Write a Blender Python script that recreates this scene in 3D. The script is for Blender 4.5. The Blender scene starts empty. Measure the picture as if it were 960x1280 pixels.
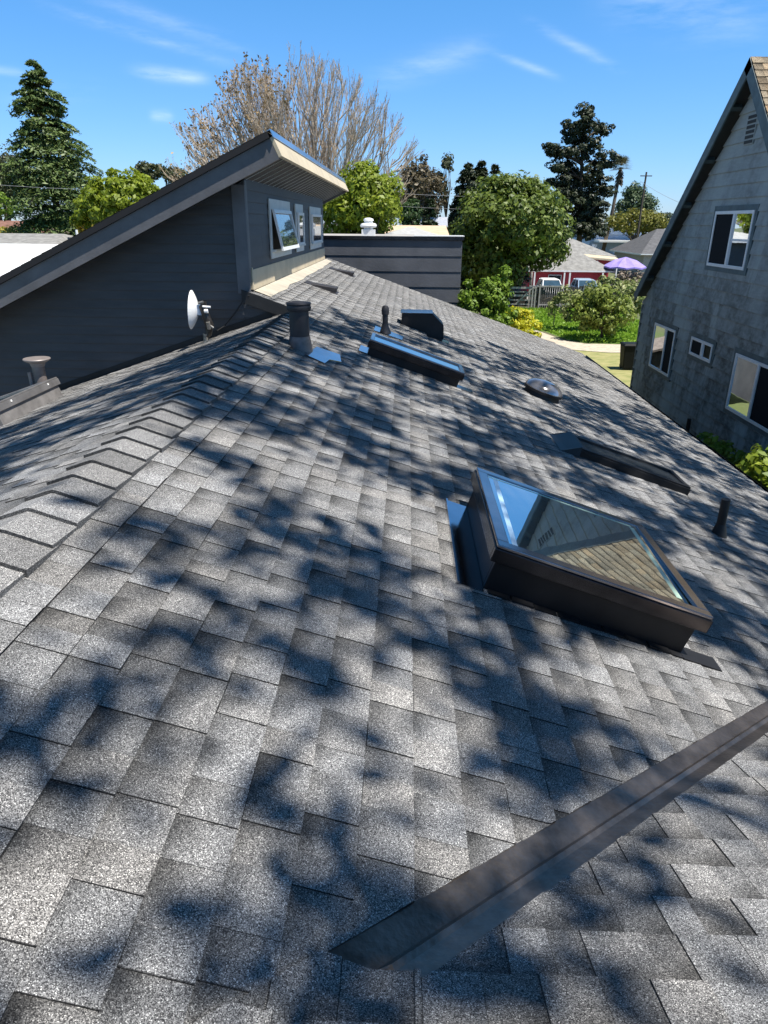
import bpy, bmesh, math, random
import numpy as np
from mathutils import Matrix, Vector
C = bpy.context.scene.collection
RAD = math.radians
rng = np.random.default_rng(7)
random.seed(7)

# ------------------------------------------------------------------ camera
F = 870.0                                   # focal length in photo pixels (960 x 1280)
TH = math.atan((640 - 278) / F)
PSI = math.atan(27 / (F / math.cos(TH)))
CAM = np.array([0, 0, 5.5])
fw = np.array([-math.sin(PSI) * math.cos(TH), math.cos(PSI) * math.cos(TH), -math.sin(TH)])
rt = np.array([math.cos(PSI), math.sin(PSI), 0.0])
up = np.cross(rt, fw)
ro = RAD(0.5)
RT = rt * math.cos(ro) + up * math.sin(ro)
UP = up * math.cos(ro) - rt * math.sin(ro)
cd = bpy.data.cameras.new('camera'); cam = bpy.data.objects.new('camera', cd); C.objects.link(cam)
cam.matrix_world = Matrix(((RT[0], UP[0], -fw[0], CAM[0]), (RT[1], UP[1], -fw[1], CAM[1]), (RT[2], UP[2], -fw[2], CAM[2]), (0, 0, 0, 1)))
cd.sensor_fit = 'VERTICAL'; cd.sensor_height = 36; cd.lens = F / 1280 * 36
cd.clip_end = 5000; cd.clip_start = 0.05
bpy.context.scene.camera = cam

def at(u, v, Y):                            # survey helper: the point a distance Y ahead seen at photo pixel (u, v)
    d = fw + RT * (u - 480) / F + UP * (640 - v) / F
    return d * (Y / d[1]) + CAM

# ------------------------------------------------------------------ materials
MATS = {}
def nodes(name):
    m = bpy.data.materials.new(name); m.use_nodes = True
    nt = m.node_tree; b = nt.nodes['Principled BSDF']
    return m, nt, b
def N(nt, t, **k):
    n = nt.nodes.new(t)
    for a, v in k.items(): setattr(n, a, v)
    return n
def pm(name, col, rough=.6, metal=0.0, var=.15, scale=6.0, bump=0.0, bscale=40.0, spec=.5, stretch=(1, 1, 1), col2=None, lo=.35, hi=.65):
    if name in MATS: return MATS[name]
    m, nt, b = nodes(name); L = nt.links.new
    tc = N(nt, 'ShaderNodeTexCoord'); mp = N(nt, 'ShaderNodeMapping'); mp.inputs['Scale'].default_value = stretch
    L(tc.outputs['Object'], mp.inputs['Vector'])
    no = N(nt, 'ShaderNodeTexNoise'); no.inputs['Scale'].default_value = scale; no.inputs['Detail'].default_value = 5; no.inputs['Roughness'].default_value = .65
    L(mp.outputs[0], no.inputs['Vector'])
    r = N(nt, 'ShaderNodeValToRGB'); e = r.color_ramp.elements
    c2 = col2 or tuple(min(1, c * (1 + var)) for c in col)
    c1 = col if col2 else tuple(c * (1 - var) for c in col)
    e[0].position = lo; e[0].color = (*c1, 1); e[1].position = hi; e[1].color = (*c2, 1)
    L(no.outputs['Fac'], r.inputs[0]); L(r.outputs[0], b.inputs['Base Color'])
    b.inputs['Roughness'].default_value = rough; b.inputs['Metallic'].default_value = metal
    b.inputs['Specular IOR Level'].default_value = spec
    if bump:
        n2 = N(nt, 'ShaderNodeTexNoise'); n2.inputs['Scale'].default_value = bscale; n2.inputs['Detail'].default_value = 6
        L(mp.outputs[0], n2.inputs['Vector'])
        bp = N(nt, 'ShaderNodeBump'); bp.inputs['Strength'].default_value = bump; bp.inputs['Distance'].default_value = .02
        L(n2.outputs['Fac'], bp.inputs['Height']); L(bp.outputs[0], b.inputs['Normal'])
    MATS[name] = m
    return m

def leafmat(name, col, col2, trans=.3, rough=.5):
    if name in MATS: return MATS[name]
    m, nt, b = nodes(name); L = nt.links.new
    g = N(nt, 'ShaderNodeNewGeometry')
    r = N(nt, 'ShaderNodeValToRGB'); e = r.color_ramp.elements
    e[0].color = (*col, 1); e[1].color = (*col2, 1)
    L(g.outputs['Random Per Island'], r.inputs[0]); L(r.outputs[0], b.inputs['Base Color'])
    b.inputs['Roughness'].default_value = rough; b.inputs['Specular IOR Level'].default_value = .35
    tr = N(nt, 'ShaderNodeBsdfTranslucent'); L(r.outputs[0], tr.inputs['Color'])
    mx = N(nt, 'ShaderNodeMixShader'); mx.inputs[0].default_value = trans
    L(b.outputs[0], mx.inputs[1]); L(tr.outputs[0], mx.inputs[2]); L(mx.outputs[0], nt.nodes['Material Output'].inputs[0])
    MATS[name] = m
    return m

def shinglemat(name, dark, mid, light, fleck, warm, gscale=560.0):
    m, nt, b = nodes(name); L = nt.links.new
    tc = N(nt, 'ShaderNodeTexCoord')
    vo = N(nt, 'ShaderNodeTexVoronoi'); vo.inputs['Scale'].default_value = gscale; L(tc.outputs['Object'], vo.inputs['Vector'])
    sp = N(nt, 'ShaderNodeSeparateColor'); L(vo.outputs['Color'], sp.inputs[0])
    r = N(nt, 'ShaderNodeValToRGB'); r.color_ramp.interpolation = 'LINEAR'; e = r.color_ramp.elements
    e[0].position = 0; e[0].color = (*dark, 1); e[1].position = 1; e[1].color = (*fleck, 1)
    for p, c in ((.40, mid), (.72, light), (.92, light)):
        x = e.new(p); x.color = (*c, 1)
    L(sp.outputs[0], r.inputs[0])
    at_ = N(nt, 'ShaderNodeAttribute'); at_.attribute_name = 'tone'
    st = N(nt, 'ShaderNodeSeparateColor'); L(at_.outputs['Color'], st.inputs[0])
    uv = N(nt, 'ShaderNodeUVMap'); su = N(nt, 'ShaderNodeSeparateXYZ'); L(uv.outputs[0], su.inputs[0])
    # printed granule band: darker granules towards the covered upper end of each tab
    no = N(nt, 'ShaderNodeTexNoise'); no.inputs['Scale'].default_value = 9; no.inputs['Detail'].default_value = 4; L(tc.outputs['Object'], no.inputs['Vector'])
    ad = N(nt, 'ShaderNodeMath', operation='MULTIPLY_ADD'); L(no.outputs['Fac'], ad.inputs[0]); ad.inputs[1].default_value = .5
    ua = N(nt, 'ShaderNodeMath', operation='MULTIPLY_ADD'); L(su.outputs[0], ua.inputs[0]); ua.inputs[1].default_value = -.42; ua.inputs[2].default_value = .21
    ub = N(nt, 'ShaderNodeMath', operation='ADD'); L(ua.outputs[0], ub.inputs[0]); L(su.outputs[1], ub.inputs[1]); L(ub.outputs[0], ad.inputs[2])
    mr = N(nt, 'ShaderNodeMapRange'); L(ad.outputs[0], mr.inputs[0]); mr.inputs[1].default_value = .22; mr.inputs[2].default_value = .78; mr.inputs[3].default_value = .26; mr.inputs[4].default_value = 1.0
    mrs = N(nt, 'ShaderNodeMix'); mrs.data_type = 'FLOAT'; L(st.outputs[1], mrs.inputs[0]); mrs.inputs[2].default_value = 1.0; L(mr.outputs[0], mrs.inputs[3])
    mu = N(nt, 'ShaderNodeMath', operation='MULTIPLY'); L(mrs.outputs[0], mu.inputs[0]); L(st.outputs[0], mu.inputs[1])
    no2 = N(nt, 'ShaderNodeTexNoise'); no2.inputs['Scale'].default_value = 1.3; no2.inputs['Detail'].default_value = 6; L(tc.outputs['Object'], no2.inputs['Vector'])
    m2 = N(nt, 'ShaderNodeMapRange'); L(no2.outputs['Fac'], m2.inputs[0]); m2.inputs[1].default_value = .3; m2.inputs[2].default_value = .7; m2.inputs[3].default_value = .82; m2.inputs[4].default_value = 1.15
    mm = N(nt, 'ShaderNodeMath', operation='MULTIPLY'); L(mu.outputs[0], mm.inputs[0]); L(m2.outputs[0], mm.inputs[1])
    hx = N(nt, 'ShaderNodeMix'); hx.data_type = 'RGBA'; hx.blend_type = 'MULTIPLY'; L(st.outputs[2], hx.inputs[0]); L(r.outputs[0], hx.inputs[6]); hx.inputs[7].default_value = (*warm, 1)
    vs = N(nt, 'ShaderNodeVectorMath', operation='SCALE'); L(hx.outputs[2], vs.inputs[0]); L(mm.outputs[0], vs.inputs['Scale'])
    L(vs.outputs[0], b.inputs['Base Color'])
    b.inputs['Roughness'].default_value = .9; b.inputs['Specular IOR Level'].default_value = .25
    bp = N(nt, 'ShaderNodeBump'); bp.inputs['Strength'].default_value = .45; bp.inputs['Distance'].default_value = .002
    L(sp.outputs[1], bp.inputs['Height']); L(bp.outputs[0], b.inputs['Normal'])
    return m
SHINGLE = shinglemat('grey_shingle', (.022, .022, .025), (.110, .110, .112), (.295, .295, .297), (.84, .84, .83), (1.0, .965, .92))
BROWN_SH = shinglemat('brown_shingle', (.06, .045, .03), (.20, .165, .12), (.30, .25, .18), (.42, .36, .27), (1.0, .85, .7), 120)
DARKMETAL = pm('dark_bronze_metal', (.042, .042, .047), .25, .9, .25, 5, spec=.6)
CURB = pm('black_flashing', (.009, .009, .010), .48, 0, .3, 7, spec=.4)
TOPSHEEN = pm('bronze_sky_sheen', (.24, .24, .26), .16, .95, .15, 5)  # frame bronze made brighter for the sky sheen on its top faces
FLASH = pm('glossy_flashing', (.36, .38, .42), .12, 1.0, .12, 3)
GREYPIPE = pm('grey_painted_pipe', (.032, .030, .033), .55, .2, .25, 9)
LEADPIPE = pm('dull_lead', (.13, .12, .12), .5, .4, .3, 14)
CHARCOAL = pm('charcoal_siding', (.064, .061, .061), .6, 0, .15, 1.5, .15, 30, stretch=(1, 1, 6))
CHAR_TRIM = pm('charcoal_trim', (.112, .110, .116), .55, 0, .2, 2.5, .1, 30)
PARAPET = pm('grey_panel_paint', (.088, .093, .108), .6, 0, .2, 1.2, .2, 25)
CREAM = pm('cream_primer', (.50, .42, .29), .6, 0, .12, 3)
WHITE = pm('white_paint', (.78, .78, .77), .45, 0, .05, 8)
VINYL = pm('white_vinyl', (.74, .75, .76), .35, 0, .04, 6)
WTRIM = pm('pale_grey_trim', (.56, .58, .57), .5, 0, .08, 5)
BLACK = pm('black_rubber', (.012, .012, .012), .6, 0, .3, 8)
GLASS = None
def glassmat(name, base, refl, mixf, rough=.015):
    m, nt, b = nodes(name); L = nt.links.new
    tc = N(nt, 'ShaderNodeTexCoord'); no = N(nt, 'ShaderNodeTexNoise'); no.inputs['Scale'].default_value = 2.2; L(tc.outputs['Object'], no.inputs['Vector'])
    bp = N(nt, 'ShaderNodeBump'); bp.inputs['Strength'].default_value = .03; bp.inputs['Distance'].default_value = .02; L(no.outputs['Fac'], bp.inputs['Height'])
    b.inputs['Base Color'].default_value = (*base, 1); b.inputs['Roughness'].default_value = .2
    gl = N(nt, 'ShaderNodeBsdfGlossy'); gl.inputs['Color'].default_value = (*refl, 1); gl.inputs['Roughness'].default_value = rough; L(bp.outputs[0], gl.inputs['Normal'])
    lw = N(nt, 'ShaderNodeFresnel'); lw.inputs['IOR'].default_value = mixf
    mx = N(nt, 'ShaderNodeMixShader'); L(lw.outputs[0], mx.inputs[0]); L(b.outputs[0], mx.inputs[1]); L(gl.outputs[0], mx.inputs[2]); L(mx.outputs[0], nt.nodes['Material Output'].inputs[0])
    MATS[name] = m
    return m
GLASS = glassmat('coated_window_glass', (.012, .014, .016), (.9, .93, .95), 1.85)
SKYGLASS = glassmat('low_e_skylight_glass', (.01, .018, .016), (.86, .97, 1.0), 13.0)
DARKGLASS = pm('insect_screen', (.011, .012, .015), .85, 0, .3, 60, spec=.15)

# ------------------------------------------------------------------ mesh builder
class MB:
    def __init__(s): s.v = []; s.f = []; s.uv = []; s.tone = []; s.mi = []
    def face(s, pts, uv=None, tone=None, mi=0):
        n = len(s.v); s.v += [tuple(map(float, p)) for p in pts]; s.f.append(tuple(range(n, n + len(pts))))
        s.uv.append(uv); s.tone.append(tone); s.mi.append(mi)
    def box(s, x0, x1, y0, y1, z0, z1, mi=0):
        P = [(x, y, z) for z in (z0, z1) for y in (y0, y1) for x in (x0, x1)]
        s.poly8(P, mi)
    def poly8(s, P, mi=0):                  # P: 8 corners, x fastest, then y, then z
        n = len(s.v); s.v += [tuple(map(float, p)) for p in P]
        for q in ((0, 2, 3, 1), (4, 5, 7, 6), (0, 1, 5, 4), (2, 6, 7, 3), (0, 4, 6, 2), (1, 3, 7, 5)):
            s.f.append(tuple(n + i for i in q)); s.uv.append(None); s.tone.append(None); s.mi.append(mi)
    def prism(s, poly, lo, hi, axis='y', mi=0):   # extrude a polygon given in the two other axes
        def p3(p, t):
            return {'y': (p[0], t, p[1]), 'x': (t, p[0], p[1]), 'z': (p[0], p[1], t)}[axis]
        n = len(s.v); k = len(poly)
        s.v += [p3(p, lo) for p in poly] + [p3(p, hi) for p in poly]
        fs = [tuple(n + i for i in range(k))[::-1], tuple(n + k + i for i in range(k))]
        fs += [(n + i, n + (i + 1) % k, n + k + (i + 1) % k, n + k + i) for i in range(k)]
        for f in fs: s.f.append(f); s.uv.append(None); s.tone.append(None); s.mi.append(mi)
    def tube(s, pts, rad, n=8, cap=True, mi=0):
        pts = [Vector(p) for p in pts]
        if not hasattr(rad, '__len__'): rad = [rad] * len(pts)
        base = len(s.v)
        d = (pts[1] - pts[0]).normalized(); a = d.orthogonal().normalized()
        for i, p in enumerate(pts):
            if i == 0: d = pts[1] - pts[0]
            elif i == len(pts) - 1: d = pts[i] - pts[i - 1]
            else: d = pts[i + 1] - pts[i - 1]
            d = d.normalized(); a = (a - d * a.dot(d)).normalized(); b = d.cross(a)
            for k in range(n):
                t = 2 * math.pi * k / n
                s.v.append(tuple(p + (a * math.cos(t) + b * math.sin(t)) * rad[i]))
        for i in range(len(pts) - 1):
            for k in range(n):
                q = base + i * n; r = (k + 1) % n
                s.f.append((q + k, q + r, q + n + r, q + n + k)); s.uv.append(None); s.tone.append(None); s.mi.append(mi)
        if cap:
            s.f.append(tuple(base + k for k in range(n))[::-1]); s.f.append(tuple(base + (len(pts) - 1) * n + k for k in range(n)))
            s.uv += [None] * 2; s.tone += [None] * 2; s.mi += [mi] * 2
    def lathe(s, prof, cx=0, cy=0, n=24, mi=0):      # prof: (radius, z) list
        s.tube([(cx, cy, z + 1e-5 * i) for i, (r, z) in enumerate(prof)], [max(r, 1e-4) for r, z in prof], n, True, mi)
    def mesh(s, name, mats, org=(0, 0, 0), smooth=False):
        me = bpy.data.meshes.new(name)
        o = Vector(org)
        me.from_pydata([(v[0] - o.x, v[1] - o.y, v[2] - o.z) for v in s.v], [], s.f)
        for m in (mats if isinstance(mats, (list, tuple)) else [mats]): me.materials.append(m)
        if any(u is not None for u in s.uv):
            l = me.uv_layers.new(name='UVMap'); buf = []
            for f, u in zip(s.f, s.uv): buf += [c for p in (u or [(0, .7)] * len(f)) for c in p]
            l.data.foreach_set('uv', buf)
        if any(t is not None for t in s.tone):
            a = me.attributes.new('tone', 'FLOAT_COLOR', 'FACE'); buf = []
            for t in s.tone: buf += [*(t or (.5, 0, 0)), 1]
            a.data.foreach_set('color', buf)
        if any(s.mi): me.polygons.foreach_set('material_index', s.mi)
        if smooth: me.polygons.foreach_set('use_smooth', [True] * len(s.f))
        return me

ORG = {}
def tag(o, label=None, cat=None, group=None, kind=None):
    if label: o['label'] = label
    if cat: o['category'] = cat
    if group: o['group'] = group
    if kind: o['kind'] = kind
    return o
def thing(name, label, cat, loc=(0, 0, 0), rot=(0, 0, 0), group=None):
    o = bpy.data.objects.new(name, None); o.empty_display_size = .2; C.objects.link(o); o.location = loc; o.rotation_euler = rot
    ORG[o.name] = Vector((0, 0, 0)) if any(rot) else Vector(loc)
    return tag(o, label, cat, group)
def part(name, mb, mat, parent, smooth=False, label=None, local=False, bevel=0, autosmooth=False):
    org = (0, 0, 0) if local else ORG[parent.name]
    me = mb.mesh(name, mat, org, smooth) if isinstance(mb, MB) else mb
    o = bpy.data.objects.new(name, me); C.objects.link(o); o.parent = parent; ORG[o.name] = Vector(org)
    if label: o['label'] = label
    fin(o, bevel, autosmooth)
    return o
def fin(o, bevel, autosmooth=False):
    if bevel:
        b = o.modifiers.new('bevel', 'BEVEL'); b.width = bevel; b.segments = 2; b.limit_method = 'ANGLE'; b.angle_limit = RAD(35)
    if autosmooth:
        me = o.data; me.polygons.foreach_set('use_smooth', [True] * len(me.polygons))
        try: me.set_sharp_from_angle(angle=RAD(38))
        except Exception: pass
def solo(name, mb, mat, loc, label, cat, group=None, kind=None, smooth=False, bevel=0, autosmooth=False, local=False):
    me = mb.mesh(name, mat, (0, 0, 0) if local else loc, smooth) if isinstance(mb, MB) else mb
    o = bpy.data.objects.new(name, me); C.objects.link(o); o.location = loc
    tag(o, label, cat, group, kind); fin(o, bevel, autosmooth)
    return o
def struct(name, mb, mat, smooth=False):
    o = bpy.data.objects.new(name, mb.mesh(name, mat, (0, 0, 0), smooth)); C.objects.link(o); o['kind'] = 'structure'
    return o
def clip(me, cuts):                          # cuts: (point, normal) - keep the side the normal points away from
    bm = bmesh.new(); bm.from_mesh(me)
    for co, no in cuts:
        bmesh.ops.bisect_plane(bm, geom=bm.verts[:] + bm.edges[:] + bm.faces[:], dist=1e-5, plane_co=co, plane_no=no, clear_outer=True)
    bm.to_mesh(me); bm.free()
    return me
def copy_tree(o, parent=None):
    c = o.copy(); C.objects.link(c)
    if parent: c.parent = parent
    for ch in list(o.children): copy_tree(ch, c)
    return c

# ------------------------------------------------------------------ world and sun
SUN = Vector((.37, -.20, 1.0)).normalized()
el = math.asin(SUN.z); az = math.atan2(SUN.x, SUN.y)
w = bpy.data.worlds.new('World'); bpy.context.scene.world = w; w.use_nodes = True
nt = w.node_tree; L = nt.links.new; bg = nt.nodes['Background']
sky = N(nt, 'ShaderNodeTexSky'); sky.sky_type = 'NISHITA'; sky.sun_disc = False; sky.sun_elevation = el; sky.sun_rotation = az
sky.air_density = 1.0; sky.dust_density = .1; sky.ozone_density = 2.0; sky.altitude = 0
tc = N(nt, 'ShaderNodeTexCoord'); sz = N(nt, 'ShaderNodeSeparateXYZ'); L(tc.outputs['Generated'], sz.inputs[0])
gr = N(nt, 'ShaderNodeValToRGB'); e = gr.color_ramp.elements; e[0].position = 0; e[0].color = (.44, .60, .98, 1); e[1].position = .34; e[1].color = (.33, .78, 1.05, 1)
z3 = e.new(.8); z3.color = (.26, .40, .42, 1)
L(sz.outputs[2], gr.inputs[0])
hs = N(nt, 'ShaderNodeMix'); hs.data_type = 'RGBA'; hs.blend_type = 'MULTIPLY'; hs.inputs[0].default_value = 1; L(sky.outputs[0], hs.inputs[6]); L(gr.outputs[0], hs.inputs[7])
# thin high cloud: a few drawn-out wisps (great-circle streaks) broken up by noise
tc = N(nt, 'ShaderNodeTexCoord')
def vdot(vec):
    d = N(nt, 'ShaderNodeVectorMath', operation='DOT_PRODUCT'); L(tc.outputs['Generated'], d.inputs[0]); d.inputs[1].default_value = vec
    return d.outputs['Value']
def mth(op, a, b=None):
    n = N(nt, 'ShaderNodeMath', operation=op)
    for i, x in enumerate((a, b)):
        if x is None: continue
        if isinstance(x, (int, float)): n.inputs[i].default_value = x
        else: L(x, n.inputs[i])
    return n.outputs[0]
def rayd(u, v):
    d = fw + RT * (u - 480) / F + UP * (640 - v) / F
    return Vector(d).normalized()
mpn = N(nt, 'ShaderNodeMapping'); mpn.inputs['Rotation'].default_value = (0, RAD(18), 0); mpn.inputs['Scale'].default_value = (9, 9, 42); L(tc.outputs['Generated'], mpn.inputs['Vector'])
cn = N(nt, 'ShaderNodeTexNoise'); cn.inputs['Scale'].default_value = 1.0; cn.inputs['Detail'].default_value = 7; cn.inputs['Roughness'].default_value = .62; L(mpn.outputs[0], cn.inputs['Vector'])
cr = N(nt, 'ShaderNodeMapRange'); L(cn.outputs['Fac'], cr.inputs[0]); cr.inputs[1].default_value = .36; cr.inputs[2].default_value = .68
tot = None
for (a, b, wid, amt) in (((168, 90), (255, 98), .0065, .55), ((188, 145), (216, 146), .006, .42), ((60, 8), (285, 78), .006, .30), ((110, -5), (300, 60), .008, .26),
                         ((470, 100), (610, 58), .013, .30), ((618, 66), (695, 96), .004, .34), ((665, 28), (772, 86), .005, .34), ((760, 0), (960, 28), .022, .30), ((-30, 84), (30, 92), .004, .35), ((0, 120), (130, 112), .01, .1)):
    A_, B_ = rayd(*a), rayd(*b); mid = (A_ + B_).normalized(); nrm = A_.cross(B_).normalized(); tan = nrm.cross(mid); ln = (B_ - A_).length / 2
    g = mth('ADD', mth('POWER', mth('ABSOLUTE', mth('DIVIDE', vdot(nrm), wid)), 2.0), mth('POWER', mth('ABSOLUTE', mth('DIVIDE', vdot(tan), ln)), 4.0))
    g = mth('MULTIPLY', mth('POWER', 2.718, mth('MULTIPLY', g, -1.0)), amt * .6)
    g = mth('MULTIPLY', g, mth('GREATER_THAN', vdot(mid), 0.0))
    tot = g if tot is None else mth('ADD', tot, g)
cf = mth('MULTIPLY', tot, cr.outputs[0])
mx = N(nt, 'ShaderNodeMix'); mx.data_type = 'RGBA'; L(cf, mx.inputs[0]); L(hs.outputs[2], mx.inputs[6]); mx.inputs[7].default_value = (8.5, 9.0, 10.0, 1)
L(mx.outputs[2], bg.inputs['Color']); bg.inputs['Strength'].default_value = .10
sl = bpy.data.lights.new('sun', 'SUN'); sl.energy = 5.0; sl.angle = RAD(.53); sl.color = (1, .955, .88)
so = bpy.data.objects.new('sun', sl); C.objects.link(so); so.rotation_euler = SUN.to_track_quat('Z', 'Y').to_euler()
vs = bpy.context.scene.view_settings; vs.view_transform = 'Standard'; vs.look = 'None'; vs.gamma = 1; vs.exposure = .82
# ------------------------------------------------------------------ shingled roofs
def shingles(O, da, db, n, a0, a1, nc, e, wmin=.075, wmax=.155, th=.004, mb=None, lw=1.0, tone=(.80, 1.14)):
    """laminated shingles: nc courses of exposure e running along da, stepping down db; each tab is its own raised quad"""
    mb = mb or MB(); O, da, db, n = Vector(O), Vector(da), Vector(db), Vector(n)
    for i in range(nc):
        b0, b1 = i * e, (i + 1) * e
        a = a0 - random.uniform(0, wmax); hi = random.random() < .5
        sh = random.uniform(-.002, .002)
        while a < a1:
            wd = random.uniform(wmin, wmax); c0, c1 = max(a, a0), min(a + wd, a1)
            a += wd
            if c1 - c0 < .004: continue
            hi = not hi if random.random() < .85 else hi
            h0 = .0026 if hi else .0004
            h1 = th + (.0032 if hi else 0) + random.uniform(0, .0012)
            bb = b1 + sh + random.uniform(-.0012, .0012)
            t = random.uniform(*tone) * (1.0 if hi else .88); g = random.uniform(.15, .85) if hi else random.uniform(.45, 1.0); wv = random.random() ** 1.6
            P = lambda aa, b_, h: O + da * aa + db * b_ + n * h
            q = [P(c0, b0, h0), P(c0, bb, h1), P(c1, bb, h1), P(c1, b0, h0)]
            bl = b0 + (random.uniform(.0022, .0045) if random.random() < .22 else .0005) * lw; jw = min(random.uniform(.0012, .0026), (c1 - c0) * .3); hl = h0 + (h1 - h0) * (bl - b0) / (bb - b0)
            ql, qr = P(c0, bl, hl), P(c1, bl, hl)
            cj = c0 + jw; qj0, qj1 = P(cj, bl, hl), P(cj, bb, h1)
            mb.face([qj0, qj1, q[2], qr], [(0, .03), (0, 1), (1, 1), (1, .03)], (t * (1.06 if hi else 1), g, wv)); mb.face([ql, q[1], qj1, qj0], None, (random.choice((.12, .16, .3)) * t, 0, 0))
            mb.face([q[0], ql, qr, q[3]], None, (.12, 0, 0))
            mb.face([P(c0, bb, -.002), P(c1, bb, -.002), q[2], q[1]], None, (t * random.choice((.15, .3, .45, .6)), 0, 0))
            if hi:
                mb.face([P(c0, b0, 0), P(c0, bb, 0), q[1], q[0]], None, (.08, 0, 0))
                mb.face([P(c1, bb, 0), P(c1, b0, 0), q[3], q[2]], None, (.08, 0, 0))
    return mb

TA = .345; AL = math.atan(TA); CA, SA_ = math.cos(AL), math.sin(AL)
XR, XE = -1.32, 4.27                    # ridge and eave of the big roof
def zA(x): return 4.08 - TA * x
ZR = zA(XR)
def zL(x): return ZR + .342 * (x - XR)
KB = .362
def zB(y): return 4.437 - KB * y
YW, YREAR = 8.6, 17.2                   # clerestory gable wall, rear rake
nA = Vector((SA_, 0, CA)); dA = Vector((CA, 0, -SA_))
BL = math.atan(.342); nL = Vector((-math.sin(BL), 0, math.cos(BL))); dL = Vector((-math.cos(BL), 0, -math.sin(BL)))
BB = math.atan(KB); nB = Vector((0, math.sin(BB), math.cos(BB))); dB = Vector((0, math.cos(BB), -math.sin(BB)))
def onA(x, y, h=0): return Vector((x, y, zA(x))) + nA * h
def onL(x, y, h=0): return Vector((x, y, zL(x))) + nL * h
def onB(x, y, h=0): return Vector((x, y, zB(y))) + nB * h

house = thing('shingled_house', 'house under the big grey shingled roof in the foreground, with ridge caps and metal valley', 'house', (1.5, 9, 0))
# main slope, falling to the right
eA = (XE - XR) / CA / 41
mA = shingles((XR, 0, ZR), (0, 1, 0), dA, nA, -1.2, YREAR, 41, eA)
me = mA.mesh('roof_slope', SHINGLE, ORG[house.name])
oo = ORG[house.name]
def P_(x, y, z): return Vector((x, y, z)) - oo
vd = Vector((1, .932, 0)).normalized(); vn = Vector((vd.y, -vd.x, 0))            # towards the near side
vc = Vector((1, .953, 0)).normalized(); vcn = Vector((vc.y, -vc.x, 0))
me2 = me.copy()
clip(me, [(P_(-.165, 0, 0), Vector((-1, 0, 0))), (P_(-.148, .947, 0), vn)])
clip(me2, [(P_(-.165, 0, 0), Vector((1, 0, 0))), (P_(0, .985, 0), vcn)])
part('roof_slope', me, None, house); part('roof_slope', me2, None, house)
# the same slope carried on up to the clerestory
mA2 = shingles((XR - 4 * eA * CA, 0, ZR + 4 * eA * SA_), (0, 1, 0), dA, nA, YW - .06, YREAR, 4, eA)
part('roof_slope', mA2, SHINGLE, house)
# slope falling to the left
eL = 5.6 / math.cos(BL) / 41
mL = shingles((XR, 0, ZR), (0, 1, 0), dL, nL, -.3, YW - .012, 41, eL, tone=(.65, 1.15))
me = mL.mesh('roof_slope', SHINGLE, oo); clip(me, [(P_(XR, -.27, 0), Vector((-.69, -.72, 0)))])
part('roof_slope', me, None, house)
# near roof, falling away from the viewer into the valley
eB = .143; nb = 32; yb0 = .945 - nb * eB * math.cos(BB)
mB1 = shingles((0, yb0, zB(yb0)), (1, 0, 0), dB, nB, -5.5, .055, nb, eB, tone=(.8, 1.15))
me = mB1.mesh('roof_slope', SHINGLE, oo); clip(me, [(P_(-.148, .950, 0), -vn)])
bm = bmesh.new(); bm.from_mesh(me)
bmesh.ops.bisect_plane(bm, geom=bm.verts[:] + bm.edges[:] + bm.faces[:], dist=1e-5, plane_co=P_(0, .987, 0), plane_no=vcn)
for v in bm.verts:
    wx, wy = v.co.x + oo.x, v.co.y + oo.y
    if wy > .987 + .953 * wx + .0005: v.co.z += zA(wx) - zB(wy) + .007
bm.to_mesh(me); bm.free()
part('roof_slope', me, None, house)
mB2 = shingles((0, yb0, zB(yb0)), (1, 0, 0), dB, nB, .055, XE, nb + 34, eB, tone=(.8, 1.15))
me = mB2.mesh('roof_slope', SHINGLE, oo); vb = Vector((1, .960, 0)).normalized(); clip(me, [(P_(.014, .885, 0), Vector((-vb.y, vb.x, 0)))])
part('roof_slope', me, None, house)
# solid decks under the shingles
UNDER = pm('roof_deck_edge', (.03, .03, .034), .7)
dk = MB()
def slab(pts, t=.10, up_=-.006):
    top = [Vector(p) + Vector((0, 0, up_)) for p in pts]; bot = [p - Vector((0, 0, t)) for p in top]
    k = len(pts)
    dk.face(top); dk.face(bot[::-1])
    for i in range(k): dk.face([top[i], bot[i], bot[(i + 1) % k], top[(i + 1) % k]])
def yv(x): return .987 + .953 * x
slab([(XR, yv(XR), ZR), (XE, yv(XE), zA(XE)), (XE, YREAR, zA(XE)), (XR, YREAR, ZR)])
slab([(-1.87, YW - .05, zA(-1.87)), (XR - .004, YW - .05, zA(XR - .004)), (XR - .004, YREAR, zA(XR - .004)), (-1.87, YREAR, zA(-1.87))])
slab([(XR - .002, yv(XR), ZR), (XR - .002, YW - .02, ZR), (-6.9, YW - .02, zL(-6.9)), (-6.9, 5.0, zL(-6.9))])
slab([(XR, yv(XR) - .01, zB(yv(XR))), (-5.5, yv(XR) - .01, zB(yv(XR))), (-5.5, -3.6, zB(-3.6)), (XE, -3.6, zB(-3.6)), (XE, yv(XE) - .01, zB(yv(XE)))], .1, -.009)
part('roof_deck', dk, UNDER, house)
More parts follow.
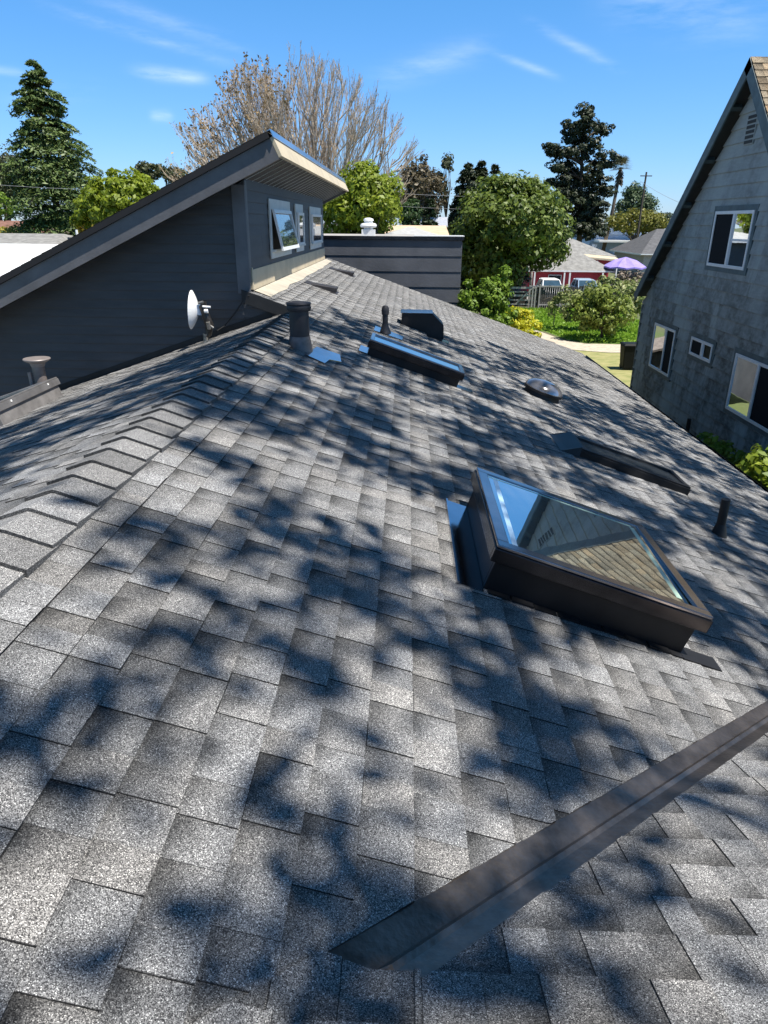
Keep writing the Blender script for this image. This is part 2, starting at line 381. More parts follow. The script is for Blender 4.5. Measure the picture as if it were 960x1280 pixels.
# ridge caps: bent shingles lapped towards the viewer
rc = MB(); y = -.1; i = 0
while y < YW - .25:
    ln = .180; j = random.uniform(-.004, .004); hw = .165 + random.uniform(-.006, .006)
    t = random.uniform(.62, 1.12); wv = random.random() * .6; g = random.uniform(0, .35)
    def sec(yy, h):
        out = []
        for s in (-1, -.5, -.06, 0, .06, .5, 1):
            x = XR + s * hw * (.70 if s < 0 else 1) + j
            rz = (zA(x) if x > XR else zL(x)) - (.002 if s == 0 else 0)
            out.append(Vector((x, yy, rz + h + .004)))
        return out
    A_, B_ = sec(y - .012 + random.uniform(-.004, .004), .023), sec(y + ln + .02, .007)
    A0 = sec(y - .012, -.003)
    for k in range(6):
        rc.face([A_[k], A_[k + 1], B_[k + 1], B_[k]], [(0, .9), (0, .9), (0, .3), (0, .3)], (t, g, wv))
        rc.face([A0[k], A0[k + 1], A_[k + 1], A_[k]], None, (t * .35, 0, 0))
    rc.face([A0[0], A_[0], B_[0], B_[0] - Vector((0, 0, .01))], None, (t * .5, 0, 0)); rc.face([A_[6], A0[6], B_[6] - Vector((0, 0, .01)), B_[6]], None, (t * .5, 0, 0))
    y += ln
part('ridge_cap_row', rc, SHINGLE, house)
# W-shaped valley metal
VALLEY = pm('valley_metal', (.150, .126, .110), .36, .85, .35, 9, .12, 60, spec=.5)
vm = MB(); va, vr, vbp = (-.148, .935), (-.074, .916), (.014, .900)
def vpt(base, d, x, off, plane, h):
    bx, by = base; yy = by + d * (x - bx); zz = zA(x) if plane == 'A' else zB(yy)
    return Vector((x, yy, zz + h))
XS = [-.20, -.05, -.02] + [.15 + .19 * k for k in range(22)]
for x0, x1 in zip(XS[:-1], XS[1:]):
    rows = []
    for xx in (x0, x1):
        rh_ = .015 if xx > -.03 else -.012
        pa = vpt((-.148, .950), .932, xx, 0, 'A', .0012)
        r0 = Vector((xx + .006, .978 + .953 * xx + .012, 0)); r0.z = zA(r0.x) + .001
        r1 = Vector((xx + .016, .978 + .953 * xx - .0, 0)); r1.z = (zA(r1.x) + zB(r1.y)) / 2 + rh_
        r2 = Vector((xx + .023, .978 + .953 * xx - .012, 0)); r2.z = zB(r2.y) + (.001 if xx > -.03 else -.012)
        pb = Vector((xx + .11, .885 + .96 * (xx + .11 - .014) - .03, 0)); pb.z = zB(pb.y) + (.0005 if xx > -.03 else -.012)
        rows.append([pa, r0, r1, r2, pb])
    for q in range(4): vm.face([rows[0][q], rows[0][q + 1], rows[1][q + 1], rows[1][q]])
part('valley_flashing', vm, VALLEY, house)
# eave: drip edge, gutter, fascia; walls below
fa = MB(); fa.box(XE - .03, XE - .005, 3.5, YREAR - .02, zA(XE) - .27, zA(XE) - .11); part('eave_fascia', fa, CHAR_TRIM, house)
gu = MB(); gz = zA(XE) - .02
gu.prism([(XE + .005, gz), (XE + .005, gz - .11), (XE + .09, gz - .11), (XE + .115, gz - .02), (XE + .108, gz - .02), (XE + .085, gz - .102), (XE + .012, gz - .102), (XE + .012, gz)], 3.0, YREAR, 'y')
part('gutter', gu, DARKMETAL, house)
rk = MB(); rk.prism([(-1.86, zA(-1.86) - .012), (XE, zA(XE) - .012), (XE, zA(XE) - .2), (-1.86, zA(-1.86) - .2)], YREAR + .003, YREAR + .03, 'y'); part('rake_board', rk, CHAR_TRIM, house)
r2 = MB(); r2.prism([(-1.95, zA(-1.95) + .004), (XR + .1, zA(XR + .1) + .004), (XR + .1, zA(XR + .1) - .14), (-1.95, zA(-1.95) - .14)], YW - .085, YW - .062, 'y'); part('rake_board', r2, BLACK, house)
wl = MB(); wl.box(-6.6, 3.85, 5.6, 16.8, 0, 2.3); wl.box(-5.2, 3.85, -3.2, 5.59, 0, 2.3)
wl.prism([(-1.9, 2.3), (3.85, 2.3), (3.85, zA(3.85) - .12), (-1.9, zA(-1.9) - .12)], 16.6, 16.8, 'y'); part('wall', wl, CHARCOAL, house)

# ------------------------------------------------------------------ clerestory wing
def lap_rows(mb, u0, u1, z0, z1, e, place, t=.012, seam=0, groove=.008):
    """lap siding boards: place(u, z, out) -> point; each board's lower edge stands proud"""
    z = z0
    while z < z1 - .01:
        zt = min(z + e, z1 + e) - groove
        us = [u0]
        if seam:
            a = u0 + random.uniform(.3, seam)
            while a < u1 - .3: us.append(a); a += random.uniform(seam * .7, seam * 1.3)
        us.append(u1)
        for a, b in zip(us[:-1], us[1:]):
            g = .0015 if seam else 0; o1 = t + random.uniform(0, .0015)
            p = [place(a + g, z, o1), place(b - g, z, o1), place(b - g, zt, .001), place(a + g, zt, .001)]
            mb.face(p); mb.face([place(a + g, zt, .001), place(b - g, zt, .001), place(b - g, zt + groove, .0005), place(a + g, zt + groove, .0005)]); mb.face([place(a + g, z, 0), place(b - g, z, 0), p[1], p[0]])
            mb.face([place(a + g, z, 0), p[0], p[3]]); mb.face([place(b - g, z, 0), p[2], p[1]])
        z += e
XD, YD1 = -1.87, 16.5
YR = 8.2
def zrake(x): return 6.363 + .471 * (x + 1.491)          # top of the shed roof
wing = thing('clerestory_wing', 'charcoal clad wing at the left with single pitch roof and three small high windows', 'building', (-5.5, 12.5, 0))
gw = MB(); lap_rows(gw, -9, XD - .08, 2.0, 6.3, .105, lambda u, z, o: (u, YW - o, z), .018, 0, .014)

wo = ORG[wing.name]
me = gw.mesh('gable_wall', CHARCOAL, wo)
clip(me, [(Vector((0, YW, zrake(0) - .255)) - wo, Vector((-.471, 0, 1)).normalized())])
part('gable_wall', me, None, wing)
g2 = MB(); lap_rows(g2, XD - .08, -1.0, 3.8, zA(-1.87) + .1, .105, lambda u, z, o: (u, YW - .001 - o, z))
me = g2.mesh('gable_wall', CHARCOAL, wo); clip(me, [(Vector((0, YW, zA(0) - .01)) - wo, Vector((TA, 0, 1)).normalized())]); part('gable_wall', me, None, wing)
cb = MB(); cb.box(XD - .13, XD + .018, YW - .028, YW - .002, zA(XD) - .02, zrake(XD - .1) - .26); cb.box(XD + .002, XD + .02, YW - .002, YW + .10, zA(XD) + .1, zrake(XD) - .26)
part('corner_board', cb, CHAR_TRIM, wing)
sw = MB(); lap_rows(sw, YW + .1, YD1, 4.96, 6.1, .125, lambda u, z, o: (XD + o, u, z), .011, 1.6)
part('side_wall', sw, CHARCOAL, wing)
core = MB(); core.prism([(-9, 0), (XD - .002, 0), (XD - .002, zrake(XD) - .27), (-9, zrake(-9) - .27)], YW + .003, YD1, 'y')
part('wall', core, CHARCOAL, wing)
bt = MB()
for k in range(2):
    z0 = 4.735 + k * .115
    bt.poly8([(XD + .001, YW + .12, z0), (XD + .028, YW + .12, z0), (XD + .001, YD1, z0), (XD + .028, YD1, z0), (XD + .001, YW + .12, z0 + .113), (XD + .02, YW + .12, z0 + .113), (XD + .001, YD1, z0 + .113), (XD + .02, YD1, z0 + .113)])
bt.box(XD + .002, XD + .034, YW + .06, YW + .116, zA(XD) + .02, 4.99)
part('base_board', bt, CREAM, wing)
ap = MB()
ys = np.linspace(YW + .12, YD1 + .1, 15); ws = [.20 + .05 * random.random() - .05 * (k / 14) for k in range(15)]
for k in range(14):
    ap.face([onA(XD + .028, ys[k], .016), onA(XD + ws[k], ys[k], .014), onA(XD + ws[k + 1], ys[k + 1], .014), onA(XD + .028, ys[k + 1], .016)])
    ap.face([onA(XD + ws[k], ys[k], .004), onA(XD + ws[k], ys[k], .014), onA(XD + ws[k + 1], ys[k + 1], .014), onA(XD + ws[k + 1], ys[k + 1], .004)][::-1])
part('apron_flashing', ap, pm('stone_grey_apron', (.40, .36, .29), .6, 0, .15, 4), wing)
# roof slab, rake board, fascia, soffit
XF = -1.40
def rp(x, d): return (x + .426 * d, zrake(x) - .905 * d)      # d metres square to the roof plane
rf = MB(); rf.prism([(-9.2, zrake(-9.2)), (XF - .09, zrake(XF - .09)), rp(XF - .095, .06), rp(-9.2, .06)], YR - .036, 17.25, 'y')
part('roof', rf, pm('dark_roof_edge', (.010, .010, .012), .8), wing)
se = shingles((XF - .1, 0, zrake(XF - .1) + .002), (0, 1, 0), (-.905, 0, -.426), (-.426, 0, .905), YR - .036, 17.25, 58, .143)
part('roof_shingles', se, SHINGLE, wing)
rb = MB(); rb.prism([rp(-9.2, .062), rp(XF - .095, .062), rp(XF - .095, .275), rp(-9.2, .275)], YR, YR + .04, 'y'); part('rake_board', rb, CHAR_TRIM, wing)
rb = MB(); rb.prism([rp(-9.2, .062), rp(XF - .095, .062), rp(XF - .095, .262), rp(-9.2, .262)], 17.15, 17.19, 'y'); part('rake_board', rb, CHAR_TRIM, wing)
fc = MB(); fc.prism([rp(XF - .092, .06), rp(XF - .06, .06), rp(XF - .06, .262), rp(XF - .092, .262)], YR + .0, 17.2, 'y'); part('eave_fascia', fc, CREAM, wing)
de = MB(); de.prism([rp(XF - .088, -.008), rp(XF - .05, -.008), rp(XF - .05, .075), rp(XF - .0585, .075), rp(XF - .0585, -.002), rp(XF - .088, -.002)], YR - .03, 17.23, 'y'); part('drip_edge', de, FLASH, wing)
sf = MB(); sf.prism([rp(-9.2, .2), rp(XF - .10, .2), rp(XF - .10, .215), rp(-9.2, .215)], YR + .045, 17.14, 'y'); part('soffit', sf, pm('soffit_dark', (.018, .018, .02), .7), wing)
sl_ = MB(); y = YR + .25
while y < 17.0:
    sl_.prism([rp(XD - .3, .2165), rp(XF - .11, .2165), rp(XF - .11, .222), rp(XD - .3, .222)], y, y + .012, 'y'); y += .34
part('soffit_batten', sl_, WTRIM, wing)
def wing_window(y0, y1, zb, zt, open_=0.0):
    x = XD + .013; td, tw = .13, .11
    fr = MB(); fr.box(x, x + .022, y0, y1, zt - td, zt); fr.box(x, x + .022, y0, y0 + tw, zb, zt - td - .001); fr.box(x, x + .022, y1 - tw, y1, zb, zt - td - .001); fr.box(x, x + .022, y0 + tw + .001, y1 - tw - .001, zb, zb + .10)
    wn = part('window', fr, WTRIM, wing, bevel=.003)
    a, b, c, d = y0 + tw, y1 - tw, zb + .10, zt - td
    s = part('sill', _box(x + .0225, x + .06, y0 + .03, y1 - .03, zb + .085, zb + .115), WTRIM, wn, bevel=.003)
    m = MB()
    X = lambda zz: x + .028 + open_ * (d - zz) / (d - c)
    t = .045
    for (u0, u1, v0, v1) in ((a, b, d - t, d), (a, b, c, c + t), (a, a + t, c + t, d - t), (b - t, b, c + t, d - t)):
        m.poly8([(X(v) + dx, u, v) for v in (v0, v1) for u in (u0, u1) for dx in (0, .03)])
    part('sash', m, VINYL, wn)
    g = MB(); g.face([(X(c) + .016, a + t, c + t), (X(c) + .016, b - t, c + t), (X(d) + .016, b - t, d - t), (X(d) + .016, a + t, d - t)])
    part('pane', g, GLASS, wn)
    rv = MB(); rv.face([(x + .004, a, c), (x + .004, b, c), (x + .004, b, d), (x + .004, a, d)]); part('reveal', rv, BLACK, wn)
    return wn
def _box(*a): m = MB(); m.box(*a); return m
wing_window(10.0, 11.72, 5.03, 5.78, .11); wing_window(12.3, 13.16, 5.03, 5.77); wing_window(14.1, 15.84, 5.01, 5.765)

# ------------------------------------------------------------------ flat-roofed block behind the rake
blk = thing('flat_roofed_block', 'grey panelled wall of a flat roofed block behind the far edge of the shingled roof', 'building', (-.8, 21, 0))
PY = 18.6; bo = MB(); lap_rows(bo, -4.2, 1.36, 1.4, 5.08, .37, lambda u, z, o: (u, PY - o, z), .014, 2.6, .007)
part('front_wall', bo, PARAPET, blk)
b2 = MB(); b2.box(-4.2, 1.355, PY + .002, 25.5, 0, 5.1); part('wall', b2, PARAPET, blk)
b3 = MB(); b3.box(-4.22, 1.39, PY - .045, PY + .12, 5.102, 5.185); part('coping', b3, DARKMETAL, blk, bevel=.006)
b4 = MB(); b4.box(-4.2, 1.36, PY + .125, 25.5, 5.102, 5.13); part('roof', b4, pm('flat_roof_felt', (.32, .30, .28), .85, 0, .25, 1.5), blk)
b5 = MB(); b5.box(.15, 1.40, PY - .05, PY + .5, 5.188, 5.21); part('cap_sheet', b5, WHITE, blk)
tv = MB(); tv.box(-.17, .17, -.17, .17, 0, .2); tv.lathe([(.12, .2), (.12, .24), (.20, .25), (.215, .29), (.19, .335), (.11, .355), (.11, .40), (.135, .405), (.12, .45), (.04, .475)], n=20)
o = solo('roof_turret_vent', tv, WHITE, (-1.02, PY + .8, 5.131), 'white turret vent standing on the flat roof behind the grey panelled wall', 'roof vent', autosmooth=True, local=True)

# ------------------------------------------------------------------ things fixed on the roof
def on_roof(name, label, cat, x, y, group=None, left=False):
    p = onL(x, y) if left else onA(x, y)
    return thing(name, label, cat, p, (0, -BL if left else AL, 0), group)
def curb_skylight(name, label, x, y, sx, sy, h, over=.035, glass=None, curb=CURB, frame=DARKMETAL, fw_=.05, left=False, tilt=0):
    """root frame: x down the slope, y along the courses, z square to the roof; (x, y) is the uphill near corner"""
    t = on_roof(name, label, 'skylight', x, y, None, left)
    if left: sgn = -1
    else: sgn = 1
    X = lambda a: sgn * a
    def bx(m, a0, a1, *r): m.box(min(X(a0), X(a1)), max(X(a0), X(a1)), *r)
    c = MB(); bx(c, 0, sx, 0, .03, 0, h - .05); bx(c, 0, sx, sy - .03, sy, 0, h - .05); bx(c, 0, .03, .031, sy - .031, 0, h - .05); bx(c, sx - .03, sx, .031, sy - .031, 0, h - .05)
    part('curb', c, curb, t, local=True, bevel=.003)
    o = over; z0, z1 = h - .085, h
    for z_0, z_1, oo_, w_ in ((z0, h - .018, o, o - .002), (h - .0175, h, o - .006, fw_ + o)):
        f = MB(); bx(f, -oo_, sx + oo_, -oo_, -oo_ + w_, z_0, z_1); bx(f, -oo_, sx + oo_, sy + oo_ - w_, sy + oo_, z_0, z_1)
        bx(f, -oo_, -oo_ + w_, -oo_ + w_ + .0005, sy + oo_ - w_ - .0005, z_0, z_1); bx(f, sx + oo_ - w_, sx + oo_, -oo_ + w_ + .0005, sy + oo_ - w_ - .0005, z_0, z_1)
        part('frame' if z_0 == z0 else 'frame_cap', f, frame if (z_0 == z0 or frame is not DARKMETAL) else TOPSHEEN, t, local=True, bevel=.004)
    g = MB(); bx(g, .0, sx, .0, sy, h - .026, h - .012)
    g.v = [(a, b_, c_ + tilt * (b_ / sy - .5) - .002) for a, b_, c_ in g.v]
    part('pane', g, glass or SKYGLASS, t, local=True)
    return t
sk = curb_skylight('skylight', 'large raised square skylight in a black frame, its glass mirroring the weathered house', .375, 2.825, 1.005, 1.0, .245, .035, fw_=.025, tilt=.019)
fl = MB(); fl.box(-.13, -.002, -.04, .98, .004, .010); fl.box(-.135, -.125, -.04, .98, .004, .020); part('side_flashing', fl, FLASH, sk, local=True)
st = MB()
for k in range(9): st.box(.02 + k * .115, .02 + k * .115 + .108, -.045, -.002, .008, .012 + .004 * (k % 2))
st.box(1.0, 1.2, -.05, .06, .008, .013)
part('step_flashing', st, CURB, sk, local=True)
GREEN_GLINT = pm('green_edge_glint', (.42, .58, .46), .35)  # pane edge strips: their reflections put in as pale green and blue colour
for a, c_, mt_ in (((.03, .93, .928, .945), .2442, GREEN_GLINT), ((.915, .945, .12, .92), .2405, GREEN_GLINT), ((.062, .09, .06, .92), .2402, pm('blue_edge_glint', (.30, .45, .62), .3))):
    lab = MB(); x0, x1, y0, y1 = a; zt = lambda yy: .245 - .0125 + .019 * (yy - .5) - .002 + .0008
    lab.face([(x0, y0, zt(y0)), (x1, y0, zt(y0)), (x1, y1, zt(y1)), (x0, y1, zt(y1))]); part('pane_edge_glint', lab, mt_, sk, local=True)
sk2 = curb_skylight('skylight', 'narrow low skylight with sky blue glass between the thick flue pipe and the box vent', -.40, 7.32, 1.0, .42, .175, .03, glass=SKYGLASS, fw_=.012)
for a in ((1.0, 1.18, -.03, .14, .006, .012), (-.1, -.005, .05, .4, .006, .011)): part('corner_flashing', _box(*a), FLASH, sk2, local=True)
sk3 = curb_skylight('skylight', 'long dark low skylight with dull glass lying near the eave beyond the large square skylight', 1.62, 6.17, 1.08, .46, .085, .02, glass=glassmat('dull_dark_glass', (.03, .035, .04), (.35, .38, .42), 1.6, .12), frame=CURB, fw_=.03)
sd = MB(); sd.poly8([(-.20, -.04, .004), (-.02, -.06, .004), (-.20, .50, .004), (-.02, .50, .004), (-.14, .0, .03), (-.022, -.03, .10), (-.16, .46, .02), (-.022, .48, .10)]); part('saddle_flashing', sd, CURB, sk3, local=True)
sk4 = curb_skylight('skylight', 'grey curbed skylight low on the left slope beside the capped pipe', -3.80, 6.30, 1.0, 1.24, .215, .025, glass=SKYGLASS, curb=pm('galvanised_grey', (.20, .19, .185), .5, .3, .25, 6), frame=pm('grey_frame', (.17, .165, .165), .45, .4, .2, 5), left=True)
sc_ = MB()
for yy in (.25, 1.0): part('screw', _box(.0255, .031, yy, yy + .02, .17, .19), WHITE, sk4, local=True)

# flue pipe
t = thing('flue_pipe', 'thick dark flue pipe with a flared flat cap at the end of the ridge caps', 'pipe', (-.975, 6.5, zA(-.975) - .05))
m = MB(); m.lathe([(.092, 0), (.089, .36), (.088, .40)], n=28); part('pipe', m, GREYPIPE, t, local=True, autosmooth=True)
m = MB(); m.lathe([(.089, .385), (.104, .39), (.114, .415), (.108, .437), (.114, .45), (.110, .462), (.03, .472)], n=28); part('cap', m, GREYPIPE, t, local=True, autosmooth=True)
m = MB(); m.lathe([(.120, .0), (.110, .075), (.0965, .15), (.0955, .165)], n=28)
part('base_flashing', m, LEADPIPE, t, local=True, autosmooth=True)
m = MB(); Q = [onA(x, y, .014) - onA(-.975, 6.5) + Vector((0, 0, .05)) for x, y in ((-.90, 6.27), (-.72, 6.2), (-.70, 6.42), (-.60, 6.50), (-.64, 6.80), (-.86, 6.78))]
m.face(Q); m.face([q - Vector((0, 0, .006)) for q in Q][::-1])
for k in range(6): m.face([Q[k], Q[k] - Vector((0, 0, .006)), Q[(k + 1) % 6] - Vector((0, 0, .006)), Q[(k + 1) % 6]])
part('flashing_sheet', m, FLASH, t, local=True)
# vent pipe with hooded top
t = thing('vent_pipe', 'slim dark vent pipe with a rounded hood standing above the narrow skylight', 'pipe', (-.272, 9.3, zA(-.272) - .03))
m = MB(); m.lathe([(.085, .0), (.07, .05), (.047, .10), (.043, .14)], n=20); part('base_flashing', m, GREYPIPE, t, local=True, autosmooth=True)
m = MB(); m.lathe([(.036, .05), (.036, .30)], n=18); part('pipe', m, GREYPIPE, t, local=True, autosmooth=True)
m = MB(); m.lathe([(.037, .25), (.046, .256), (.050, .30), (.047, .335), (.032, .362), (.01, .37)], n=18); part('hood', m, GREYPIPE, t, local=True, autosmooth=True)
m = MB(); q = [onA(-.272 + a, 9.3 + b, .013) - onA(-.272, 9.3) + Vector((0, 0, .03)) for a, b in ((-.14, -.25), (.22, -.2), (.24, .15), (-.14, .16))]; m.face(q); part('flashing_sheet', m, FLASH, t, local=True)
# box vent
t = thing('box_vent', 'dark box shaped roof vent with flat top and sloped nose by the hooded pipe', 'roof vent', onA(.2, 10.6))
m = MB(); b = onA(.2, 10.6)
pr = [(-.075, 4.085), (-.065, 4.255), (-.045, 4.268), (.385, 4.262), (.40, 4.25), (.555, 4.10), (.565, 3.90), (.38, 3.94)]
m.prism([(x - b.x, z - b.z) for x, z in pr], 0, .42, 'y'); part('hood', m, CURB, t, local=True, bevel=.006)
m = MB(); m.prism([(x - b.x, z - b.z) for x, z in ((-.085, 4.271), (.395, 4.267), (.395, 4.2715), (-.085, 4.2755))], -.012, .432, 'y'); part('top_sheet', m, FLASH, t, local=True)
m = MB(); q = [onA(.2 + a, 10.6 + c_, .012) - b for a, c_ in ((.10, -.3), (.42, -.28), (.44, -.02), (.10, -.02))]; m.face(q); part('flashing_sheet', m, FLASH, t, local=True)
# solar tube dome
t = on_roof('tubular_skylight', 'shiny clear dome of a round tubular skylight on a dark ring above the eave', 'skylight', 1.72, 8.75)
m = MB(); m.lathe([(.235, 0), (.225, .055), (.252, .06), (.252, .085)], n=36); part('ring', m, CURB, t, local=True, autosmooth=True)
m = MB(); m.lathe([(.25, .086), (.246, .10), (.225, .135), (.18, .17), (.11, .195), (.04, .204), (.005, .205)], n=36)
dm = pm('domed_acrylic', (.30, .29, .30), .12, .75, .3, 8, spec=.8); part('dome', m, dm, t, local=True, smooth=True)
# low slant-back vents
for k, (x, y, lab_) in enumerate(((-1.50, 11.3, 'low grey slant roof vent nearer than its twin, under the clerestory windows'), (-1.50, 14.95, 'low grey slant roof vent farther up, nearest the flat roofed block'))):
    t = on_roof('slant_vent', lab_, 'roof vent', x, y, 'low slant vents below the clerestory windows')
    m = MB(); m.poly8([(0, 0, .012), (.40, 0, .012), (0, .30, .012), (.40, .30, .012), (.02, .01, .022), (.40, .0, .085), (.02, .29, .022), (.40, .30, .085)]); part('hood', m, GREYPIPE, t, local=True, bevel=.004)
    m = MB(); m.box(.401, .404, .015, .285, .016, .07); part('opening', m, BLACK, t, local=True)
    m = MB(); m.box(-.1, .44, -.05, .35, .006, .0105); part('base_flashing', m, GREYPIPE, t, local=True)
# black pipe near the eave
t = thing('vent_pipe', 'short black vent pipe near the eave at the right, beyond the large skylight', 'pipe', (2.54, 5.17, zA(2.54) - .02))
m = MB(); m.lathe([(.034, .02), (.034, .33)], n=18); part('pipe', m, BLACK, t, local=True, autosmooth=True)
m = MB(); m.lathe([(.065, .0), (.055, .05), (.042, .10), (.036, .12)], n=18); part('base_flashing', m, BLACK, t, local=True, autosmooth=True)
# capped pipe on the left slope
t = thing('capped_pipe', 'grey pipe with a broad flat round cap behind the curbed skylight on the left slope', 'pipe', (-4.14, 7.75, zL(-4.14) - .03))
m = MB(); m.lathe([(.075, 0), (.07, .30), (.066, .46)], n=22); part('pipe', m, pm('warm_grey_pipe', (.17, .145, .135), .5, .2, .2, 8), t, local=True, autosmooth=True)
m = MB(); m.lathe([(.07, .43), (.085, .47), (.142, .50), (.146, .512), (.14, .52), (.02, .528)], n=26); part('cap', m, pm('warm_grey_cap', (.22, .19, .18), .5, .2, .15, 8), t, local=True, autosmooth=True)
m = MB(); m.tube([(-.04, -.06, .02), (-.075, -.06, .2), (-.085, -.05, .37)], .022, 10); part('side_pipe', m, pm('warm_grey_cap', (.4, .35, .33)), t, local=True, autosmooth=True)
# dark flashing where the left slope meets the gable wall
m = MB(); a_, b_ = Vector((-1.45, YW - .02, zL(-1.45) + .004)), Vector((-6.5, YW - .02, zL(-6.5) + .004)); up_ = Vector((0, 0, .075)); ou = Vector((0, -.03, 0))
m.face([a_, b_, b_ + up_, a_ + up_]); m.face([a_, a_ + ou + Vector((0, 0, .004)), b_ + ou + Vector((0, 0, .004)), b_]); part('wall_flashing', m, BLACK, house)
# satellite dish
t = thing('satellite_dish', 'white round dish aerial seen edge on, mounted before the charcoal gable wall', 'satellite dish', (-2.33, 8.2, zL(-2.33)))
ax = Vector((-1, -.10, .08)).normalized(); u_ = ax.cross(Vector((0, 0, 1))).normalized(); v_ = u_.cross(ax)
dc = Vector((-.095, .02, .36)); m = MB(); ring = []
R = .218
def dpt(r, th, off): return dc + (u_ * math.cos(th) + v_ * math.sin(th)) * r + ax * (.075 * (r / R) ** 2 - .03 + off)
for off in (0, .006):
    for i in range(7):
        for k in range(36):
            r0, r1 = R * i / 7, R * (i + 1) / 7; t0, t1 = 2 * math.pi * k / 36, 2 * math.pi * (k + 1) / 36
            q = [dpt(r0, t0, off), dpt(r1, t0, off), dpt(r1, t1, off), dpt(r0, t1, off)]
            m.face(q if i else [q[0], q[1], q[2]])
for k in range(36):
    t0, t1 = 2 * math.pi * k / 36, 2 * math.pi * (k + 1) / 36; m.face([dpt(R, t0, 0), dpt(R, t0, .006), dpt(R, t1, .006), dpt(R, t1, 0)])
part('reflector', m, WHITE, t, local=True, smooth=True)
GALV = pm('worn_steel', (.28, .27, .25), .4, .7, .4, 20)
m = MB(); c0 = dc - ax * .03
m.box(c0.x - .005, c0.x + .055, c0.y - .05, c0.y + .01, c0.z - .05, c0.z + .065); part('bracket', m, pm('blue_grey_plate', (.25, .33, .45), .4, .4), t, local=True, bevel=.004)
m = MB(); m.tube([c0 + Vector((.05, -.02, .06)), c0 + Vector((.075, -.02, -.02)), c0 + Vector((.12, -.02, -.16)), c0 + Vector((.10, -.015, -.27)), Vector((.0, 0, .06))], [.042, .045, .05, .034, .026], 12)
m.box(c0.x + .045, c0.x + .10, c0.y - .055, c0.y + .015, c0.z + .02, c0.z + .095); part('mount_arm', m, pm('dark_mount', (.05, .045, .04), .4, .5, .4, 25), t, local=True, autosmooth=True)
m = MB()
for a, b, r in (((.07, -.06, .05), (.16, -.06, .045), .011), ((.02, -.05, .085), (.08, -.05, .10), .014), ((.09, -.07, .0), (.13, -.07, -.0), .022), ((.12, -.075, -.12), (.125, -.055, -.2), .024), ((.13, -.06, -.16), (.17, -.05, -.19), .016)):
    m = MB(); m.tube([c0 + Vector(a), c0 + Vector(b)], r, 10); part('bolt', m, WHITE if r in (.011, .022) else GALV, t, local=True, autosmooth=True)
m = MB(); m.poly8([(-.09, -.08, -.035), (.09, -.08, .03), (-.09, .08, -.035), (.09, .08, .03), (-.09, -.08, -.015), (.09, -.08, .05), (-.09, .08, -.015), (.09, .08, .05)]); m.tube([(.0, 0, .0), (.0, 0, .10)], .03, 12); part('foot', m, GALV, t, local=True, autosmooth=True)
# cable down the gable wall
m = MB(); pts = [(-1.86, YW - .09, 4.69), (-1.95, YW - .04, 4.62), (-2.04, YW - .035, 4.50), (-2.13, YW - .03, 4.40), (-2.19, YW - .05, 4.33), (-2.22, 8.3, 4.31)]
solo('cable', m if not m.tube(pts, .006, 6) else m, BLACK, pts[0], 'thin black cable running down the charcoal wall to the dish', 'cable')

